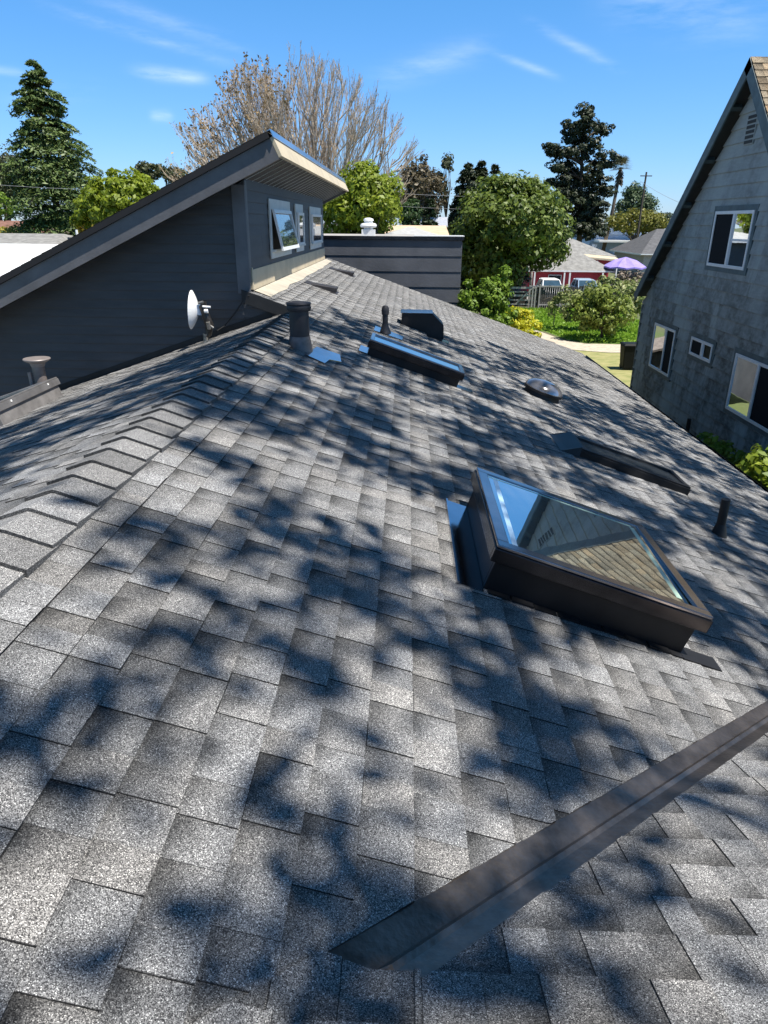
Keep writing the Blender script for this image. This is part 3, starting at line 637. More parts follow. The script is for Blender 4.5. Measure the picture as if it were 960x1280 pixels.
# ------------------------------------------------------------------ weathered house on the right
def weathered():
    m, nt, b = nodes('weathered_blue_siding'); L = nt.links.new
    tc = N(nt, 'ShaderNodeTexCoord')
    def noise(scale, st, det=6, rough=.65):
        mp = N(nt, 'ShaderNodeMapping'); mp.inputs['Scale'].default_value = st; L(tc.outputs['Object'], mp.inputs['Vector'])
        n = N(nt, 'ShaderNodeTexNoise'); n.inputs['Scale'].default_value = scale; n.inputs['Detail'].default_value = det; n.inputs['Roughness'].default_value = rough; L(mp.outputs[0], n.inputs['Vector']); return n.outputs['Fac']
    def mr(x, a, b_, c, d):
        n = N(nt, 'ShaderNodeMapRange'); L(x, n.inputs[0]); n.inputs[1].default_value = a; n.inputs[2].default_value = b_; n.inputs[3].default_value = c; n.inputs[4].default_value = d; return n.outputs[0]
    def mt(op, a, b_):
        n = N(nt, 'ShaderNodeMath', operation=op)
        for i, x in enumerate((a, b_)):
            if isinstance(x, (int, float)): n.inputs[i].default_value = x
            else: L(x, n.inputs[i])
        n.use_clamp = True; return n.outputs[0]
    sp = N(nt, 'ShaderNodeSeparateXYZ'); L(tc.outputs['Object'], sp.inputs[0])
    big = mr(noise(1.15, (1, 1, .16), 5), .42, .50, 0, 1)            # mildew running down the boards in wide streaks
    fine = mr(noise(6.5, (1, 1, 1.6), 5, .6), .34, .62, .40, 1)
    bd = N(nt, 'ShaderNodeMath', operation='FLOOR'); bz = N(nt, 'ShaderNodeMath', operation='MULTIPLY_ADD'); L(sp.outputs[2], bz.inputs[0]); bz.inputs[1].default_value = 4.0; bz.inputs[2].default_value = -1.0; L(bz.outputs[0], bd.inputs[0])
    cv = N(nt, 'ShaderNodeCombineXYZ'); L(bd.outputs[0], cv.inputs[0]); L(sp.outputs[1], cv.inputs[1])
    bn = N(nt, 'ShaderNodeTexNoise'); bn.inputs['Scale'].default_value = 1.9; bn.inputs['Detail'].default_value = 4; L(cv.outputs[0], bn.inputs['Vector'])
    board = mr(bn.outputs['Fac'], .36, .55, .35, 1)                # each board weathers on its own
    low = mr(sp.outputs[2], 3.2, 7.2, 1.0, .12)                    # more mildew low down where it stays damp
    f = mt('MULTIPLY', mt('MULTIPLY', mt('MULTIPLY', big, fine), low), board)
    brow = mt('MULTIPLY', mr(noise(1.3, (1, 1, 1.4), 4, .5), .46, .66, 0, 1), .65)
    f = mt('MAXIMUM', f, mt('MULTIPLY', mt('MULTIPLY', brow, fine), board))
    r = N(nt, 'ShaderNodeMix'); r.data_type = 'RGBA'; L(f, r.inputs[0]); r.inputs[6].default_value = (.36, .385, .375, 1); r.inputs[7].default_value = (.115, .115, .105, 1)
    v = N(nt, 'ShaderNodeMix'); v.data_type = 'RGBA'; v.blend_type = 'MULTIPLY'; v.inputs[0].default_value = 1
    gr = N(nt, 'ShaderNodeValToRGB'); gr.color_ramp.elements[0].color = (.75, .78, .8, 1); gr.color_ramp.elements[1].color = (1.15, 1.15, 1.12, 1); L(noise(7, (1, 1, 5), 6), gr.inputs[0])
    L(r.outputs[2], v.inputs[6]); L(gr.outputs[0], v.inputs[7]); L(v.outputs[2], b.inputs['Base Color'])
    b.inputs['Roughness'].default_value = .75; b.inputs['Specular IOR Level'].default_value = .2
    return m
WSIDE = weathered()
TEALTRIM = pm('teal_trim', (.075, .11, .12), .6, 0, .25, 4, .15, 40)
XW, XK = 6.5, 6.26
AY, AZ, SL = 15.25, 8.37, .943
HL = 4.90                                   # half span at the eave
wh = thing('weathered_house', 'tall blue grey weathered house with a steep brown shingled gable at the right', 'house', (11, AY, 0)); who = ORG[wh.name]
m = MB(); lap_rows(m, AY - 4.86, AY + 4.86, .25, 8.3, .25, lambda u, z, o: (XW - o, u, z), .028, 3.0, .020)
me = m.mesh('gable_wall', WSIDE, who)
for s in (1, -1): clip(me, [(Vector((XW, AY, AZ - .28)) - who, Vector((0, s * SL, 1)).normalized())])
part('gable_wall', me, None, wh)
m = MB(); m.prism([(AY - 4.85, 0), (AY + 4.85, 0), (AY + 4.85, AZ - .3 - SL * 4.85), (AY, AZ - .3), (AY - 4.85, AZ - .3 - SL * 4.85)], XW + .004, 16, 'x'); part('wall', m, WSIDE, wh)
m = MB()
for s in (1, -1): part('corner_board', _box(XW - .024, XW + .08, min(AY + s * 4.865, AY + s * 4.76), max(AY + s * 4.865, AY + s * 4.76), 0, AZ - .33 - SL * 4.85), TEALTRIM, wh)
for s in (1, -1):
    dn = Vector((0, s, -SL)).normalized(); nn = Vector((0, s * SL, 1)).normalized()
    lr = HL * math.hypot(1, SL)
    sh = shingles((XK - .02, AY, AZ), (1, 0, 0), dn, nn, 0, 10.2, int(lr / .19) + 1, .19, .16, .3, .012, tone=(.6, 1.15)); part('roof_slope', sh, BROWN_SH, wh)
    m = MB(); q = lambda t, d: tuple((Vector((0, AY, AZ)) + dn * t - nn * d).yz)
    m.prism([q(0, .006), q(lr, .006), q(lr, .07), q(0, .07)][::s], XK + .0, 16.4, 'x'); part('roof_deck', m, pm('dark_deck', (.05, .055, .055), .7), wh)
    m = MB(); m.prism([q(-.0, .012), q(lr, .012), q(lr, .235), q(-.0 + .15 * 0, .235)][::s], XK - .035, XK - .003, 'x'); part('rake_board', m, TEALTRIM, wh)
    m = MB()
    for t_ in np.arange(.9, lr, 1.25): 
        a = Vector((0, AY, AZ)) + dn * t_ - nn * .075; b_ = a + dn * .09 - nn * .0
        m = MB(); m.prism([tuple(a.yz), tuple(b_.yz), tuple((b_ - nn * .09).yz), tuple((a - nn * .09).yz)][::s], XK, XW - .02, 'x')
        part('lookout_block', m, TEALTRIM, wh)
m = MB(); m.box(XW - .03, XW - .012, 15.02, 15.42, 6.93, 7.47); vf = part('gable_vent', m, WSIDE, wh)
m = MB()
for k in range(6):
    z = 6.95 + k * .085
    m.poly8([(XW - .040, 15.05, z), (XW - .032, 15.05, z), (XW - .040, 15.39, z), (XW - .032, 15.39, z), (XW - .040, 15.05, z + .055), (XW - .032, 15.05, z + .055), (XW - .040, 15.39, z + .055), (XW - .032, 15.39, z + .055)])
part('slot', m, BLACK, vf)
def slider(y0, y1, z0, z1, split, dark_far, bar=False):
    """sliding window on the x = XW wall; split is the y of the meeting rail; dark_far: the screened half is the far one"""
    x = XW - .018; t = .06
    cs = MB(); k = .10
    cs.box(x - .012, x + .016, y0 - k, y1 + k, z1, z1 + k); cs.box(x - .012, x + .016, y0 - k, y1 + k, z0 - k * .9, z0); cs.box(x - .012, x + .016, y0 - k, y0, z0, z1); cs.box(x - .012, x + .016, y1, y1 + k, z0, z1)
    wn = part('window', cs, TEALTRIM, wh)
    f = MB(); xo = x - .03
    f.box(xo, x, y0, y1, z1 - t, z1); f.box(xo, x, y0, y1, z0, z0 + t); f.box(xo, x, y0, y0 + t, z0 + t, z1 - t); f.box(xo, x, y1 - t, y1, z0 + t, z1 - t); f.box(xo - .006, x - .004, split - .04, split + .04, z0 + t, z1 - t)
    if bar: f.box(xo + .01, x - .003, y0 + t, split - .04, (z0 + z1) / 2 - .02, (z0 + z1) / 2 + .02)
    part('frame', f, VINYL, wn, bevel=.004)
    g = lambda a, b: [(x - .012, a, z0 + t), (x - .012, b, z0 + t), (x - .012, b, z1 - t), (x - .012, a, z1 - t)]
    far = MB(); far.face(g(split + .04, y1 - t)); near = MB(); near.face(g(y0 + t, split - .04))
    part('pane', far, DARKGLASS if dark_far else GLASS, wn); part('pane', near, GLASS if dark_far else DARKGLASS, wn)
slider(14.36, 16.15, 4.70, 5.77, 15.2, True, True)
slider(17.29, 18.79, 2.04, 3.16, 17.87, False)
slider(15.08, 16.27, 2.79, 3.18, 15.6, True)
slider(11.85, 13.97, 2.10, 3.20, 12.97, False)
m = MB(); m.tube([(XW - .04, 15.3, 1.0), (XW - .16, 15.3, 1.05), (XW - .16, 15.3, 1.52)], .045, 10); part('pipe_stub', m, BLACK, wh, autosmooth=True)
m = MB(); m.box(XW - .03, XW - .01, 16.5, 16.75, 1.0, 1.15); part('crawl_vent', m, BLACK, wh)
# ------------------------------------------------------------------ vegetation
def unit(a): return a / np.maximum(np.linalg.norm(a, axis=-1, keepdims=True), 1e-9)
def leafmesh(name, P, Nn, size, mat, org, aspect=.55):
    """one four-cornered leaf per point of P, facing Nn"""
    n = len(P); P = P - np.array(org)
    t = unit(np.cross(Nn, rng.normal(size=(n, 3)))); b = np.cross(Nn, t)
    s = (size * rng.uniform(.4, 1.55, n))[:, None]
    fold = Nn * s * .18
    V = np.stack([P - t * s, P - b * s * aspect + fold, P + t * s, P + b * s * aspect + fold], 1).reshape(-1, 3)
    me = bpy.data.meshes.new(name); me.vertices.add(4 * n); me.vertices.foreach_set('co', V.astype(np.float32).ravel())
    me.loops.add(4 * n); me.loops.foreach_set('vertex_index', np.arange(4 * n, dtype=np.int32))
    me.polygons.add(n); me.polygons.foreach_set('loop_start', np.arange(0, 4 * n, 4, dtype=np.int32)); me.polygons.foreach_set('loop_total', np.full(n, 4, np.int32))
    me.update(calc_edges=True); me.materials.append(mat)
    return me
def blobs(ells, nblob, rb, per, shell=.55, squash=.8, upb=.35):
    """lumpy crown: blobs of leaves near the surface of the ellipsoids"""
    E_ = np.array([list(c) + list(r) for c, r in ells]); wt = (E_[:, 3] * E_[:, 4] * E_[:, 5]) ** .67; wt /= wt.sum()
    k = rng.choice(len(E_), nblob, p=wt); d = unit(rng.normal(size=(nblob, 3)))
    rr = rng.uniform(shell, 1.0, nblob) ** .7
    c = E_[k, :3] + d * E_[k, 3:] * rr[:, None]
    R = rb * rng.uniform(.55, 1.35, nblob)
    dd = unit(rng.normal(size=(nblob, per, 3))); q = rng.uniform(.35, 1.0, (nblob, per, 1)) ** .5
    P = c[:, None] + dd * q * R[:, None, None] * np.array([1, 1, squash])
    Nn = unit(dd * .9 + d[:, None] * .5 + rng.normal(size=dd.shape) * .55 + np.array([0, 0, upb]))
    return P.reshape(-1, 3), Nn.reshape(-1, 3), c
BARK = pm('bark', (.085, .068, .052), .9, 0, .35, 12, .5, 30)
PALEBARK = pm('pale_bark', (.30, .26, .22), .85, 0, .3, 6, .3, 30)
def limbs(m, base, fork, tips, r0, n=7):
    base, fork = Vector(base), Vector(fork)
    m.tube([base, base.lerp(fork, .5) + Vector((random.uniform(-.1, .1), random.uniform(-.1, .1), 0)), fork], [r0 * 1.25, r0, r0 * .8], 9)
    for t in tips:
        t = Vector(t); d = t - fork
        mid = fork + d * .45 + Vector((random.gauss(0, .05), random.gauss(0, .05), .12)) * d.length
        m.tube([fork - Vector((0, 0, r0 * .3)), mid, t], [r0 * .45, r0 * .28, r0 * .08], n)
def broadleaf(label, base, ells, nblob, rb, per, leaf, mat, trunk_r, fork_h, name='broadleaf_tree', cat='tree', bark=None, shell=.55, group=None, ntips=14, squash=.8, stemname='trunk'):
    t = thing(name, label, cat, base, group=group)
    P, Nn, c = blobs(ells, nblob, rb, per, shell, squash)
    ok = P[:, 2] > base[2] + .03; P, Nn = P[ok], Nn[ok]
    me = leafmesh('crown', P, Nn, leaf, mat, base); part('crown', me, None, t)
    m = MB(); tips = [c[i] for i in rng.choice(len(c), min(ntips, len(c)), replace=False)]
    fork = (base[0] + random.uniform(-.1, .1), base[1], base[2] + fork_h)
    limbs(m, base, fork, tips, trunk_r); part(stemname, m, bark or BARK, t, smooth=True)
    return t
def el_(u0, u1, v0, v1, Y, dy=None, sink=0):
    """ellipsoid (centre, radii) covering a photo box at distance Y"""
    a, b = at(u0, (v0 + v1) / 2, Y), at(u1, (v0 + v1) / 2, Y); c, d = at((u0 + u1) / 2, v0, Y), at((u0 + u1) / 2, v1, Y)
    cx = (a[0] + b[0]) / 2; rx = abs(b[0] - a[0]) / 2; rz = abs(c[2] - d[2]) / 2
    return ((cx, Y, (c[2] + d[2]) / 2), (rx, dy or rx, rz))
G_BIG = leafmat('leaf_mid_green', (.055, .090, .012), (.16, .21, .032))
G_DARK = leafmat('leaf_dark_green', (.012, .026, .010), (.035, .058, .020), .15)
G_YEL = leafmat('leaf_yellow_green', (.13, .19, .012), (.26, .31, .025), .4)
G_LIME = leafmat('leaf_lime', (.38, .40, .015), (.60, .55, .03), .4)
G_SHRUB = leafmat('leaf_fresh_green', (.09, .17, .015), (.22, .33, .04), .4)
G_CEDAR = leafmat('needle_cedar', (.04, .078, .025), (.14, .19, .05), .15)
G_PINE = leafmat('needle_pine', (.012, .022, .012), (.045, .058, .022), .1)
G_BROWN = leafmat('leaf_brown_olive', (.055, .045, .026), (.14, .11, .055), .2)
G_OLIVE = leafmat('leaf_olive', (.035, .045, .018), (.085, .095, .035), .2)
G_BUSH = leafmat('leaf_bush', (.11, .16, .02), (.28, .33, .07), .35)
G_BAMBOO = leafmat('leaf_bamboo', (.10, .17, .015), (.30, .36, .04), .4)
G_DRY = leafmat('leaf_dry', (.16, .11, .05), (.30, .20, .08), .2)
GRASSM = leafmat('grass_blade', (.13, .24, .015), (.28, .42, .05), .4)

def gz(Y): return 0.0
# big rounded tree beyond the fence
def B(u, Y): p = at(u, 300, Y); return (p[0], Y, 0.0)
broadleaf('large rounded green tree beyond the rail gate, hiding part of the red house', B(640, 54), [el_(572, 705, 226, 330, 54, 5), el_(565, 640, 262, 340, 54), el_(640, 712, 250, 330, 54), el_(590, 660, 222, 290, 55), el_(580, 662, 300, 362, 53.5)],
          330, .85, 110, .16, G_BIG, .32, 2.2, shell=.5, ntips=20)
# wispy pale shoots above it
broadleaf('pale wispy young tree showing above the right shoulder of the large rounded tree', B(668, 60), [el_(652, 684, 219, 262, 60)], 60, .5, 30, .13, leafmat('leaf_pale', (.16, .20, .07), (.30, .34, .14), .4), .1, 3, shell=.2, bark=PALEBARK, ntips=30)
broadleaf('bright green leafy shrub beside the end of the grey panelled wall', (1.95, 18.25, 0), [((1.75, 18.2, 3.5), (.50, .45, .42)), ((2.1, 18.25, 3.85), (.42, .4, .40)), ((2.42, 18.3, 4.2), (.22, .25, .30)), ((1.5, 18.15, 3.95), (.20, .2, .30)), ((1.95, 18.25, 2.8), (.55, .5, .6)), ((2.3, 18.3, 3.4), (.45, .4, .4))], 130, .155, 75, .048, G_SHRUB, .05, 2.0, name='leafy_shrub', cat='shrub', stemname='stem')
broadleaf('vivid yellow green shrub at the edge of the lawn just past the shingled roof', (5.75, 36, 0), [((5.4, 36, .85), (.6, .7, .7)), ((6.2, 35.6, .6), (.55, .7, .55)), ((5.85, 36.2, 1.05), (.5, .6, .5))], 70, .22, 70, .07, G_LIME, .04, .3, name='leafy_shrub', cat='shrub', stemname='stem')
broadleaf('loose green bush with bare lower stems on the lawn by the weathered house', (9.9, 36.5, 0), [((9.6, 36.5, 1.55), (1.25, 1.1, .95)), ((10.4, 36.4, 1.35), (1.1, 1.0, .95)), ((9.2, 36.7, 1.2), (.8, .8, .6)), ((9.9, 36.5, 2.1), (.7, .7, .55))], 120, .28, 55, .085, G_BUSH, .07, .6, name='garden_bush', cat='bush', stemname='stem')
broadleaf('taller leafy bush with pale blossom behind the loose bush, touching the house corner', (11.2, 39.5, 0), [((10.6, 39.5, 1.9), (1.3, 1, 1.0)), ((11.7, 39.3, 1.7), (1.1, 1, 1.2)), ((9.0, 40, 1.4), (1.2, .8, .8))], 110, .3, 55, .09, leafmat('leaf_blossom', (.09, .15, .025), (.36, .37, .16), .3), .07, .7, name='garden_bush', cat='bush', stemname='stem')
broadleaf('yellow green tree rising between the bare tree and the white turret vent', B(455, 30.5), [el_(412, 503, 214, 300, 30.5, 1.8), el_(430, 490, 207, 260, 30.5), el_(404, 450, 240, 300, 30.5)], 170, .38, 80, .09, G_YEL, .14, 2.5, shell=.5)
broadleaf('bright yellow green rounded tree behind the left end of the steep roof', B(150, 44), [el_(108, 212, 214, 290, 44, 2.4), el_(95, 160, 240, 300, 44)], 170, .5, 90, .12, G_YEL, .18, 2.5, shell=.5)
broadleaf('drab olive tree at the far left edge behind the tiered cedar', B(8, 99), [el_(-40, 34, 190, 264, 98, 4), el_(-10, 46, 205, 264, 100, 4)], 150, .75, 70, .17, G_OLIVE, .3, 3)
broadleaf('thin grey gum tree at the far left, taller than the olive tree in front', B(15, 112), [el_(-20, 40, 182, 250, 112)], 60, .8, 40, .2, leafmat('leaf_grey', (.06, .07, .06), (.14, .15, .13), .2), .3, 5, bark=PALEBARK, shell=.3)
broadleaf('round fresh green bush at the left edge below the olive tree', B(4, 90), [el_(-30, 22, 243, 272, 90)], 60, .5, 70, .12, G_SHRUB, .12, 1)
for (u0, u1, v0, v1, lb) in ((168, 204, 204, 224, 'wider of two flat topped dark trees on the skyline left of the bare tree'), (204, 232, 211, 228, 'smaller of two flat topped dark trees on the skyline left of the bare tree')):
    broadleaf(lb, B((u0 + u1) / 2, 140), [el_(u0, u1, v0, v1, 140, 2)], 50, .8, 50, .25, G_OLIVE, .35, 9, name='flat_topped_tree')
broadleaf('tall brownish gum tree with open crown beyond the flat roofed block', B(525, 86), [el_(486, 560, 205, 262, 86, 3), el_(505, 545, 196, 240, 86), el_(490, 560, 235, 285, 87)], 190, .75, 60, .16, G_BROWN, .35, 5, bark=PALEBARK, shell=.3, ntips=40)
broadleaf('spindly dark gum sprig tree standing up right of the brownish crown', B(556, 88), [el_(547, 568, 193, 216, 88), el_(545, 560, 210, 250, 88)], 22, .55, 50, .16, G_OLIVE, .14, 6, shell=.2)
broadleaf('round dark green tree in front of the brownish gum tree', B(514, 78), [el_(498, 527, 250, 290, 78)], 60, .5, 70, .13, leafmat('leaf_deep', (.02, .05, .012), (.05, .09, .02), .2), .2, 2)
broadleaf('deep green tree behind the utility pole on the right', B(792, 122), [el_(768, 820, 240, 290, 122, 3), el_(780, 806, 232, 262, 122)], 110, .9, 60, .2, leafmat('leaf_deep2', (.03, .06, .025), (.08, .12, .05), .2), .3, 3)
broadleaf('low yellow olive tree below the deep green tree by the utility pole', B(798, 112), [el_(760, 835, 264, 292, 112, 3)], 90, .8, 60, .18, leafmat('leaf_yolive', (.12, .13, .02), (.22, .21, .035), .3), .25, 1.5)
broadleaf('small dark bushy tree on the horizon close to the weathered house rake', B(828, 130), [el_(818, 845, 266, 290, 130)], 40, .7, 50, .2, G_DARK, .2, 2)
broadleaf('dark green hedge tree low behind the rail gate at the left', B(612, 55), [el_(570, 655, 318, 372, 56, 2)], 110, .6, 60, .16, G_DARK, .2, 1, name='hedge_tree')

# conifers
def conifer(label, base, H, R, tiers, per, leaf, mat, droop=.25, name='conifer_tree', power=.85, gap=.0, z0f=.08, nleaf=60, ragged=.25, lump=.16, taper=False):
    t = thing(name, label, 'tree', base); Pn, Nn_, m = [], [], MB()
    m.tube([base, (base[0], base[1], base[2] + H * .5), (base[0], base[1], base[2] + H)], [H * .022, H * .014, .03], 9)
    for i in range(tiers):
        f = z0f + (1 - z0f) * (i + random.uniform(-.4, .4)) / tiers
        if f > .985: continue
        z = base[2] + H * max(f, z0f * .5); rad = R * (1 - f) ** power * (min(1, .5 + (f - z0f) * 2.2) if taper else 1)
        nb = max(4, int(per * (1 - f * .5)))
        for k in range(nb):
            if random.random() < gap: continue
            th = 2 * math.pi * (k + random.random()) / nb; L_ = (rad + .12) * random.uniform(1 - ragged, 1 + ragged * .6)
            d = np.array([math.cos(th), math.sin(th), 0]); zz = z + random.uniform(-.3, .3) * H / tiers
            s = rng.uniform(.12, 1.0, nleaf) ** .65
            wd = (.10 + .22 * s * (1.15 - s)) * L_ * 1.1
            side = np.cross(d, [0, 0, 1])
            p = np.array([base[0], base[1], zz]) + d * (s * L_)[:, None] + side * (rng.normal(size=nleaf) * wd)[:, None]
            p[:, 2] += L_ * (.22 * s - (droop + .22) * s ** 2) - np.abs(rng.normal(size=nleaf)) * lump * L_ * .5 + .05 * L_
            Pn.append(p); Nn_.append(unit(rng.normal(size=(nleaf, 3)) * .55 + np.array([0, 0, 1]) + d * .4))
            if k % 2 == 0: m.tube([(base[0], base[1], zz), tuple(np.array([base[0], base[1], zz + L_ * .03]) + d * L_ * .55), tuple(np.array([base[0], base[1], zz - L_ * droop * .7]) + d * L_ * .9)], [.05 + .01 * L_, .035, .015], 5)
    me = leafmesh('crown', np.concatenate(Pn), np.concatenate(Nn_), leaf, mat, base, .32); part('crown', me, None, t); part('trunk', m, BARK, t, smooth=True)
    return t
def con(label, u, vtop, Y, wpx, *a, **k):
    b = at(u, 290, Y); h = at(u, vtop, Y)[2]
    return conifer(label, (b[0], Y, 0), h, wpx / F * Y * .54, *a, **k)
con('tall tiered cedar with drooping layered boughs at the left', 76, 74, 60, 158, 26, 15, .17, G_CEDAR, .22, name='cedar_tree', power=.72, nleaf=170, z0f=.20, ragged=.40, lump=.07, taper=True)
con('dark pointed conifer left of a twin behind the large rounded tree', 581, 202, 100, 66, 24, 13, .34, G_PINE, .2, power=.75)
con('slightly smaller dark pointed conifer right of its twin behind the large rounded tree', 597, 199, 103, 60, 24, 13, .34, G_PINE, .2, power=.75)
con('lone dark conifer tip poking above the large rounded tree', 614, 204, 110, 44, 20, 9, .34, G_PINE, .2, power=.7)
con('short dark conical tree in front of the brownish gum tree', 536, 248, 74, 32, 18, 10, .22, G_DARK, .2, power=.6)
# dark irregular pine: big boughs in separate lumps
def lump_pine(label, Y, blobs_, trunk, mat):
    b = B(trunk[0][0], Y); t = thing('pine_tree', label, 'tree', b); P, Q = [], []; m = MB()
    tp = [tuple(at(u, v, Y)) for u, v in trunk]; tp[0] = (tp[0][0], Y, 0)
    m.tube(tp, [.42, .22, .04][:len(tp)], 9)
    for (u, v, ru, rv) in blobs_:
        c = at(u, v, Y); s = Y / F
        for q in range(2):
            cc = c + np.array([rng.normal() * ru * s * .25, rng.uniform(-2.2, 2.2), rng.normal() * rv * s * .2])
            p, n, _ = blobs([(cc, (ru * s, ru * s * .9, rv * s))], max(9, int(ru * rv / 10)), .52, 58, .25, .6, .6); P.append(p); Q.append(n)
        a = min(tp, key=lambda w_: abs(w_[2] - c[2])); zt = c[2] - .8
        x0 = np.interp(zt, [w_[2] for w_ in tp], [w_[0] for w_ in tp]); m.tube([(x0, Y, zt - .5), tuple(c)], [.16, .05], 6)
    part('crown', leafmesh('crown', np.concatenate(P), np.concatenate(Q), .2, mat, b, .35), None, t); part('trunk', m, BARK, t, smooth=True)
lump_pine('tall dark irregular pine with separate clumps of foliage behind the red house', 95, [(728, 142, 9, 8), (734, 156, 13, 7), (718, 160, 10, 8), (745, 163, 14, 5), (724, 174, 15, 8), (741, 180, 12, 7), (700, 190, 17, 5), (690, 187, 9, 6), (722, 192, 16, 8), (745, 198, 14, 9), (752, 206, 9, 7), (692, 208, 13, 8), (712, 210, 15, 9), (735, 214, 17, 8), (697, 226, 17, 7), (716, 230, 18, 10), (742, 233, 17, 9), (754, 240, 11, 9), (702, 245, 18, 10), (724, 250, 20, 11), (748, 256, 16, 11), (700, 262, 16, 10), (730, 270, 22, 12), (752, 276, 14, 11), (714, 282, 18, 11), (738, 288, 18, 10)], [(727, 300), (727, 215), (729, 136)], G_PINE)
# palm
b = at(766, 262, 120); top = Vector(at(776, 209, 120)); t = thing('palm_tree', 'slender fan palm with a shaggy skirt right of the dark pine', 'tree', (b[0] - .9, 120, 0))
m = MB(); m.tube([(b[0] - .9, 120, 0), (b[0], 120, b[2]), tuple(top)], [.34, .26, .22], 9); part('trunk', m, pm('palm_bark', (.11, .085, .065), .9, 0, .3, 9), t, smooth=True)
m = MB(); sk_ = MB()
for k in range(60):
    th = random.uniform(0, 6.283); e_ = random.uniform(-.25, 1.45); d = Vector((math.cos(th) * math.cos(e_), math.sin(th) * math.cos(e_), math.sin(e_)))
    s = d.cross(Vector((0, 0, 1))).normalized(); c0 = top + d * .75; n_ = s.cross(d)
    for j in range(9):
        a = (j - 4) / 4 * 1.1; dd = (d * math.cos(a) + s * math.sin(a)).normalized(); w_ = s * .06
        m.face([c0 - w_, c0 + w_, c0 + dd * 1.15 + w_ * .3 - Vector((0, 0, .15)), c0 + dd * 1.15 - w_ * .3 - Vector((0, 0, .15))])
for k in range(90):
    th = random.uniform(0, 6.283); z = random.uniform(.2, 2.1); d = Vector((math.cos(th), math.sin(th), -1.3)).normalized(); s = d.cross(Vector((0, 0, 1))).normalized() * .11; c0 = top - Vector((0, 0, z)) + Vector((d.x, d.y, 0)) * .2
    sk_.face([c0 - s, c0 + s, c0 + d * .9 + s, c0 + d * .9 - s])
part('crown', m, leafmat('palm_leaf', (.07, .075, .03), (.20, .18, .09), .2), t); part('dead_skirt', sk_, leafmat('palm_skirt', (.06, .045, .03), (.16, .12, .07), .1), t)

# bare tree with upswept branches
def bare_tree():
    b = at(398, 315, 34); base = Vector((b[0], 34, 0)); t = thing('bare_tree', 'big leafless tree with a fan of fine upswept branches behind the clerestory roof', 'tree', base)
    m = MB(); tw = MB(); dry = []
    m.tube([base, base + Vector((-.1, 0, 2.2)), base + Vector((-.2, 0, 4.0))], [.42, .33, .28], 10)
    hub = base + Vector((-.2, 0, 4.0))
    tipsA = [(262, 150, 33), (285, 100, 35), (308, 75, 33), (330, 66, 35), (352, 84, 34), (250, 128, 35), (372, 66, 32.5), (395, 56, 34), (412, 56, 35), (432, 66, 33), (455, 88, 34.5), (474, 104, 33), (490, 132, 34), (494, 165, 35), (340, 110, 32), (420, 95, 36), (445, 120, 32.3), (300, 135, 36), (265, 120, 34), (290, 95, 33), (315, 80, 34), (340, 72, 33), (248, 145, 34), (275, 140, 33), (365, 75, 35), (385, 62, 33), (322, 100, 36)]
    def grow(p, q, r, lvl, left):
        d = q - p; L_ = d.length
        side = Vector((random.gauss(0, 1), random.gauss(0, 1), 0)) * L_ * .04
        out = Vector((d.x, d.y, 0)) * .10
        pts = [p, p + d * .35 + out + side - Vector((0, 0, L_ * .035)), p + d * .7 + out * .8 + side * .6, q]
        pts = [Vector(x) for x in pts]
        rr = [r, r * .75, r * .5, max(r * .22, .0055)]
        (m if lvl < 2 else tw).tube(pts, rr, 7 if lvl < 1 else (5 if lvl < 2 else 3), cap=False)
        if lvl >= 3:
            if left and random.random() < .35: dry.append(pts[3])
            return
        nch = (10, 8, 6)[lvl]
        for k in range(nch):
            f = random.uniform(.25, .98); i = min(2, int(f * 3)); g = f * 3 - i
            s = pts[i].lerp(pts[i + 1], g)
            th = random.uniform(0, 6.283); spread = random.uniform(.25, .6)
            nd = (d.normalized() + Vector((math.cos(th), math.sin(th), random.uniform(.2, .9))) * spread).normalized()
            nl = L_ * random.uniform(.22, .46) * (1.15 - .45 * f)
            e_ = s + nd * nl; zm = 11.9 - .10 * (e_.x + 4.9) ** 2 + random.uniform(-.3, .3)
            if e_.z > zm: nl *= max(.25, (zm - s.z) / max(.1, e_.z - s.z))
            grow(s, s + nd * nl, max(r * random.uniform(.3, .45), .006), lvl + 1, left)
    for i_, (u, v, Y) in enumerate(tipsA + tipsA[::-1]):
        jx, jv = (0, 0) if i_ < len(tipsA) else (random.uniform(-14, 14), random.uniform(5, 45))
        q = Vector(at(u + jx, v + 34 + jv * 1.4, Y + jx * .05)); s0 = hub + Vector((random.uniform(-.12, .12), random.uniform(-.1, .1), random.uniform(-.9, .2)))
        grow(s0, q, random.uniform(.055, .09), 0, u < 365)
    part('trunk', m, pm('plane_bark', (.40, .34, .28), .85, 0, .35, 5), t, smooth=True)
    part('branches', tw, pm('twig_bark', (.48, .39, .30), .85, 0, .25, 5), t)
    D = np.array([tuple(x) for x in dry]); D = D + rng.normal(size=D.shape) * .05
    part('dry_leaves', leafmesh('dry_leaves', D, unit(rng.normal(size=D.shape)), .06, G_DRY, tuple(base)), None, t)
bare_tree()

# plants in the side yard beside the weathered house
for k, (x, y, h) in enumerate(((5.7, 8.7, 2.3), (5.95, 9.6, 2.15), (5.65, 10.4, 2.25), (5.85, 11.2, 2.05), (5.6, 12.0, 1.95), (5.8, 12.8, 1.75))):
    lb = ('nearest', 'second', 'third', 'fourth', 'fifth', 'farthest')[k] + ' sunlit leafy plant in the row between the eave and the weathered house'
    broadleaf(lb, (x, y, 0), [((x, y, h * .80), (.42, .5, h * .22)), ((x, y, h * .5), (.4, .45, h * .3))], 55, .17, 34, .06, G_BAMBOO, .025, h * .5, name='leafy_plant', cat='plant', group='row of plants beside the weathered house', stemname='stem')

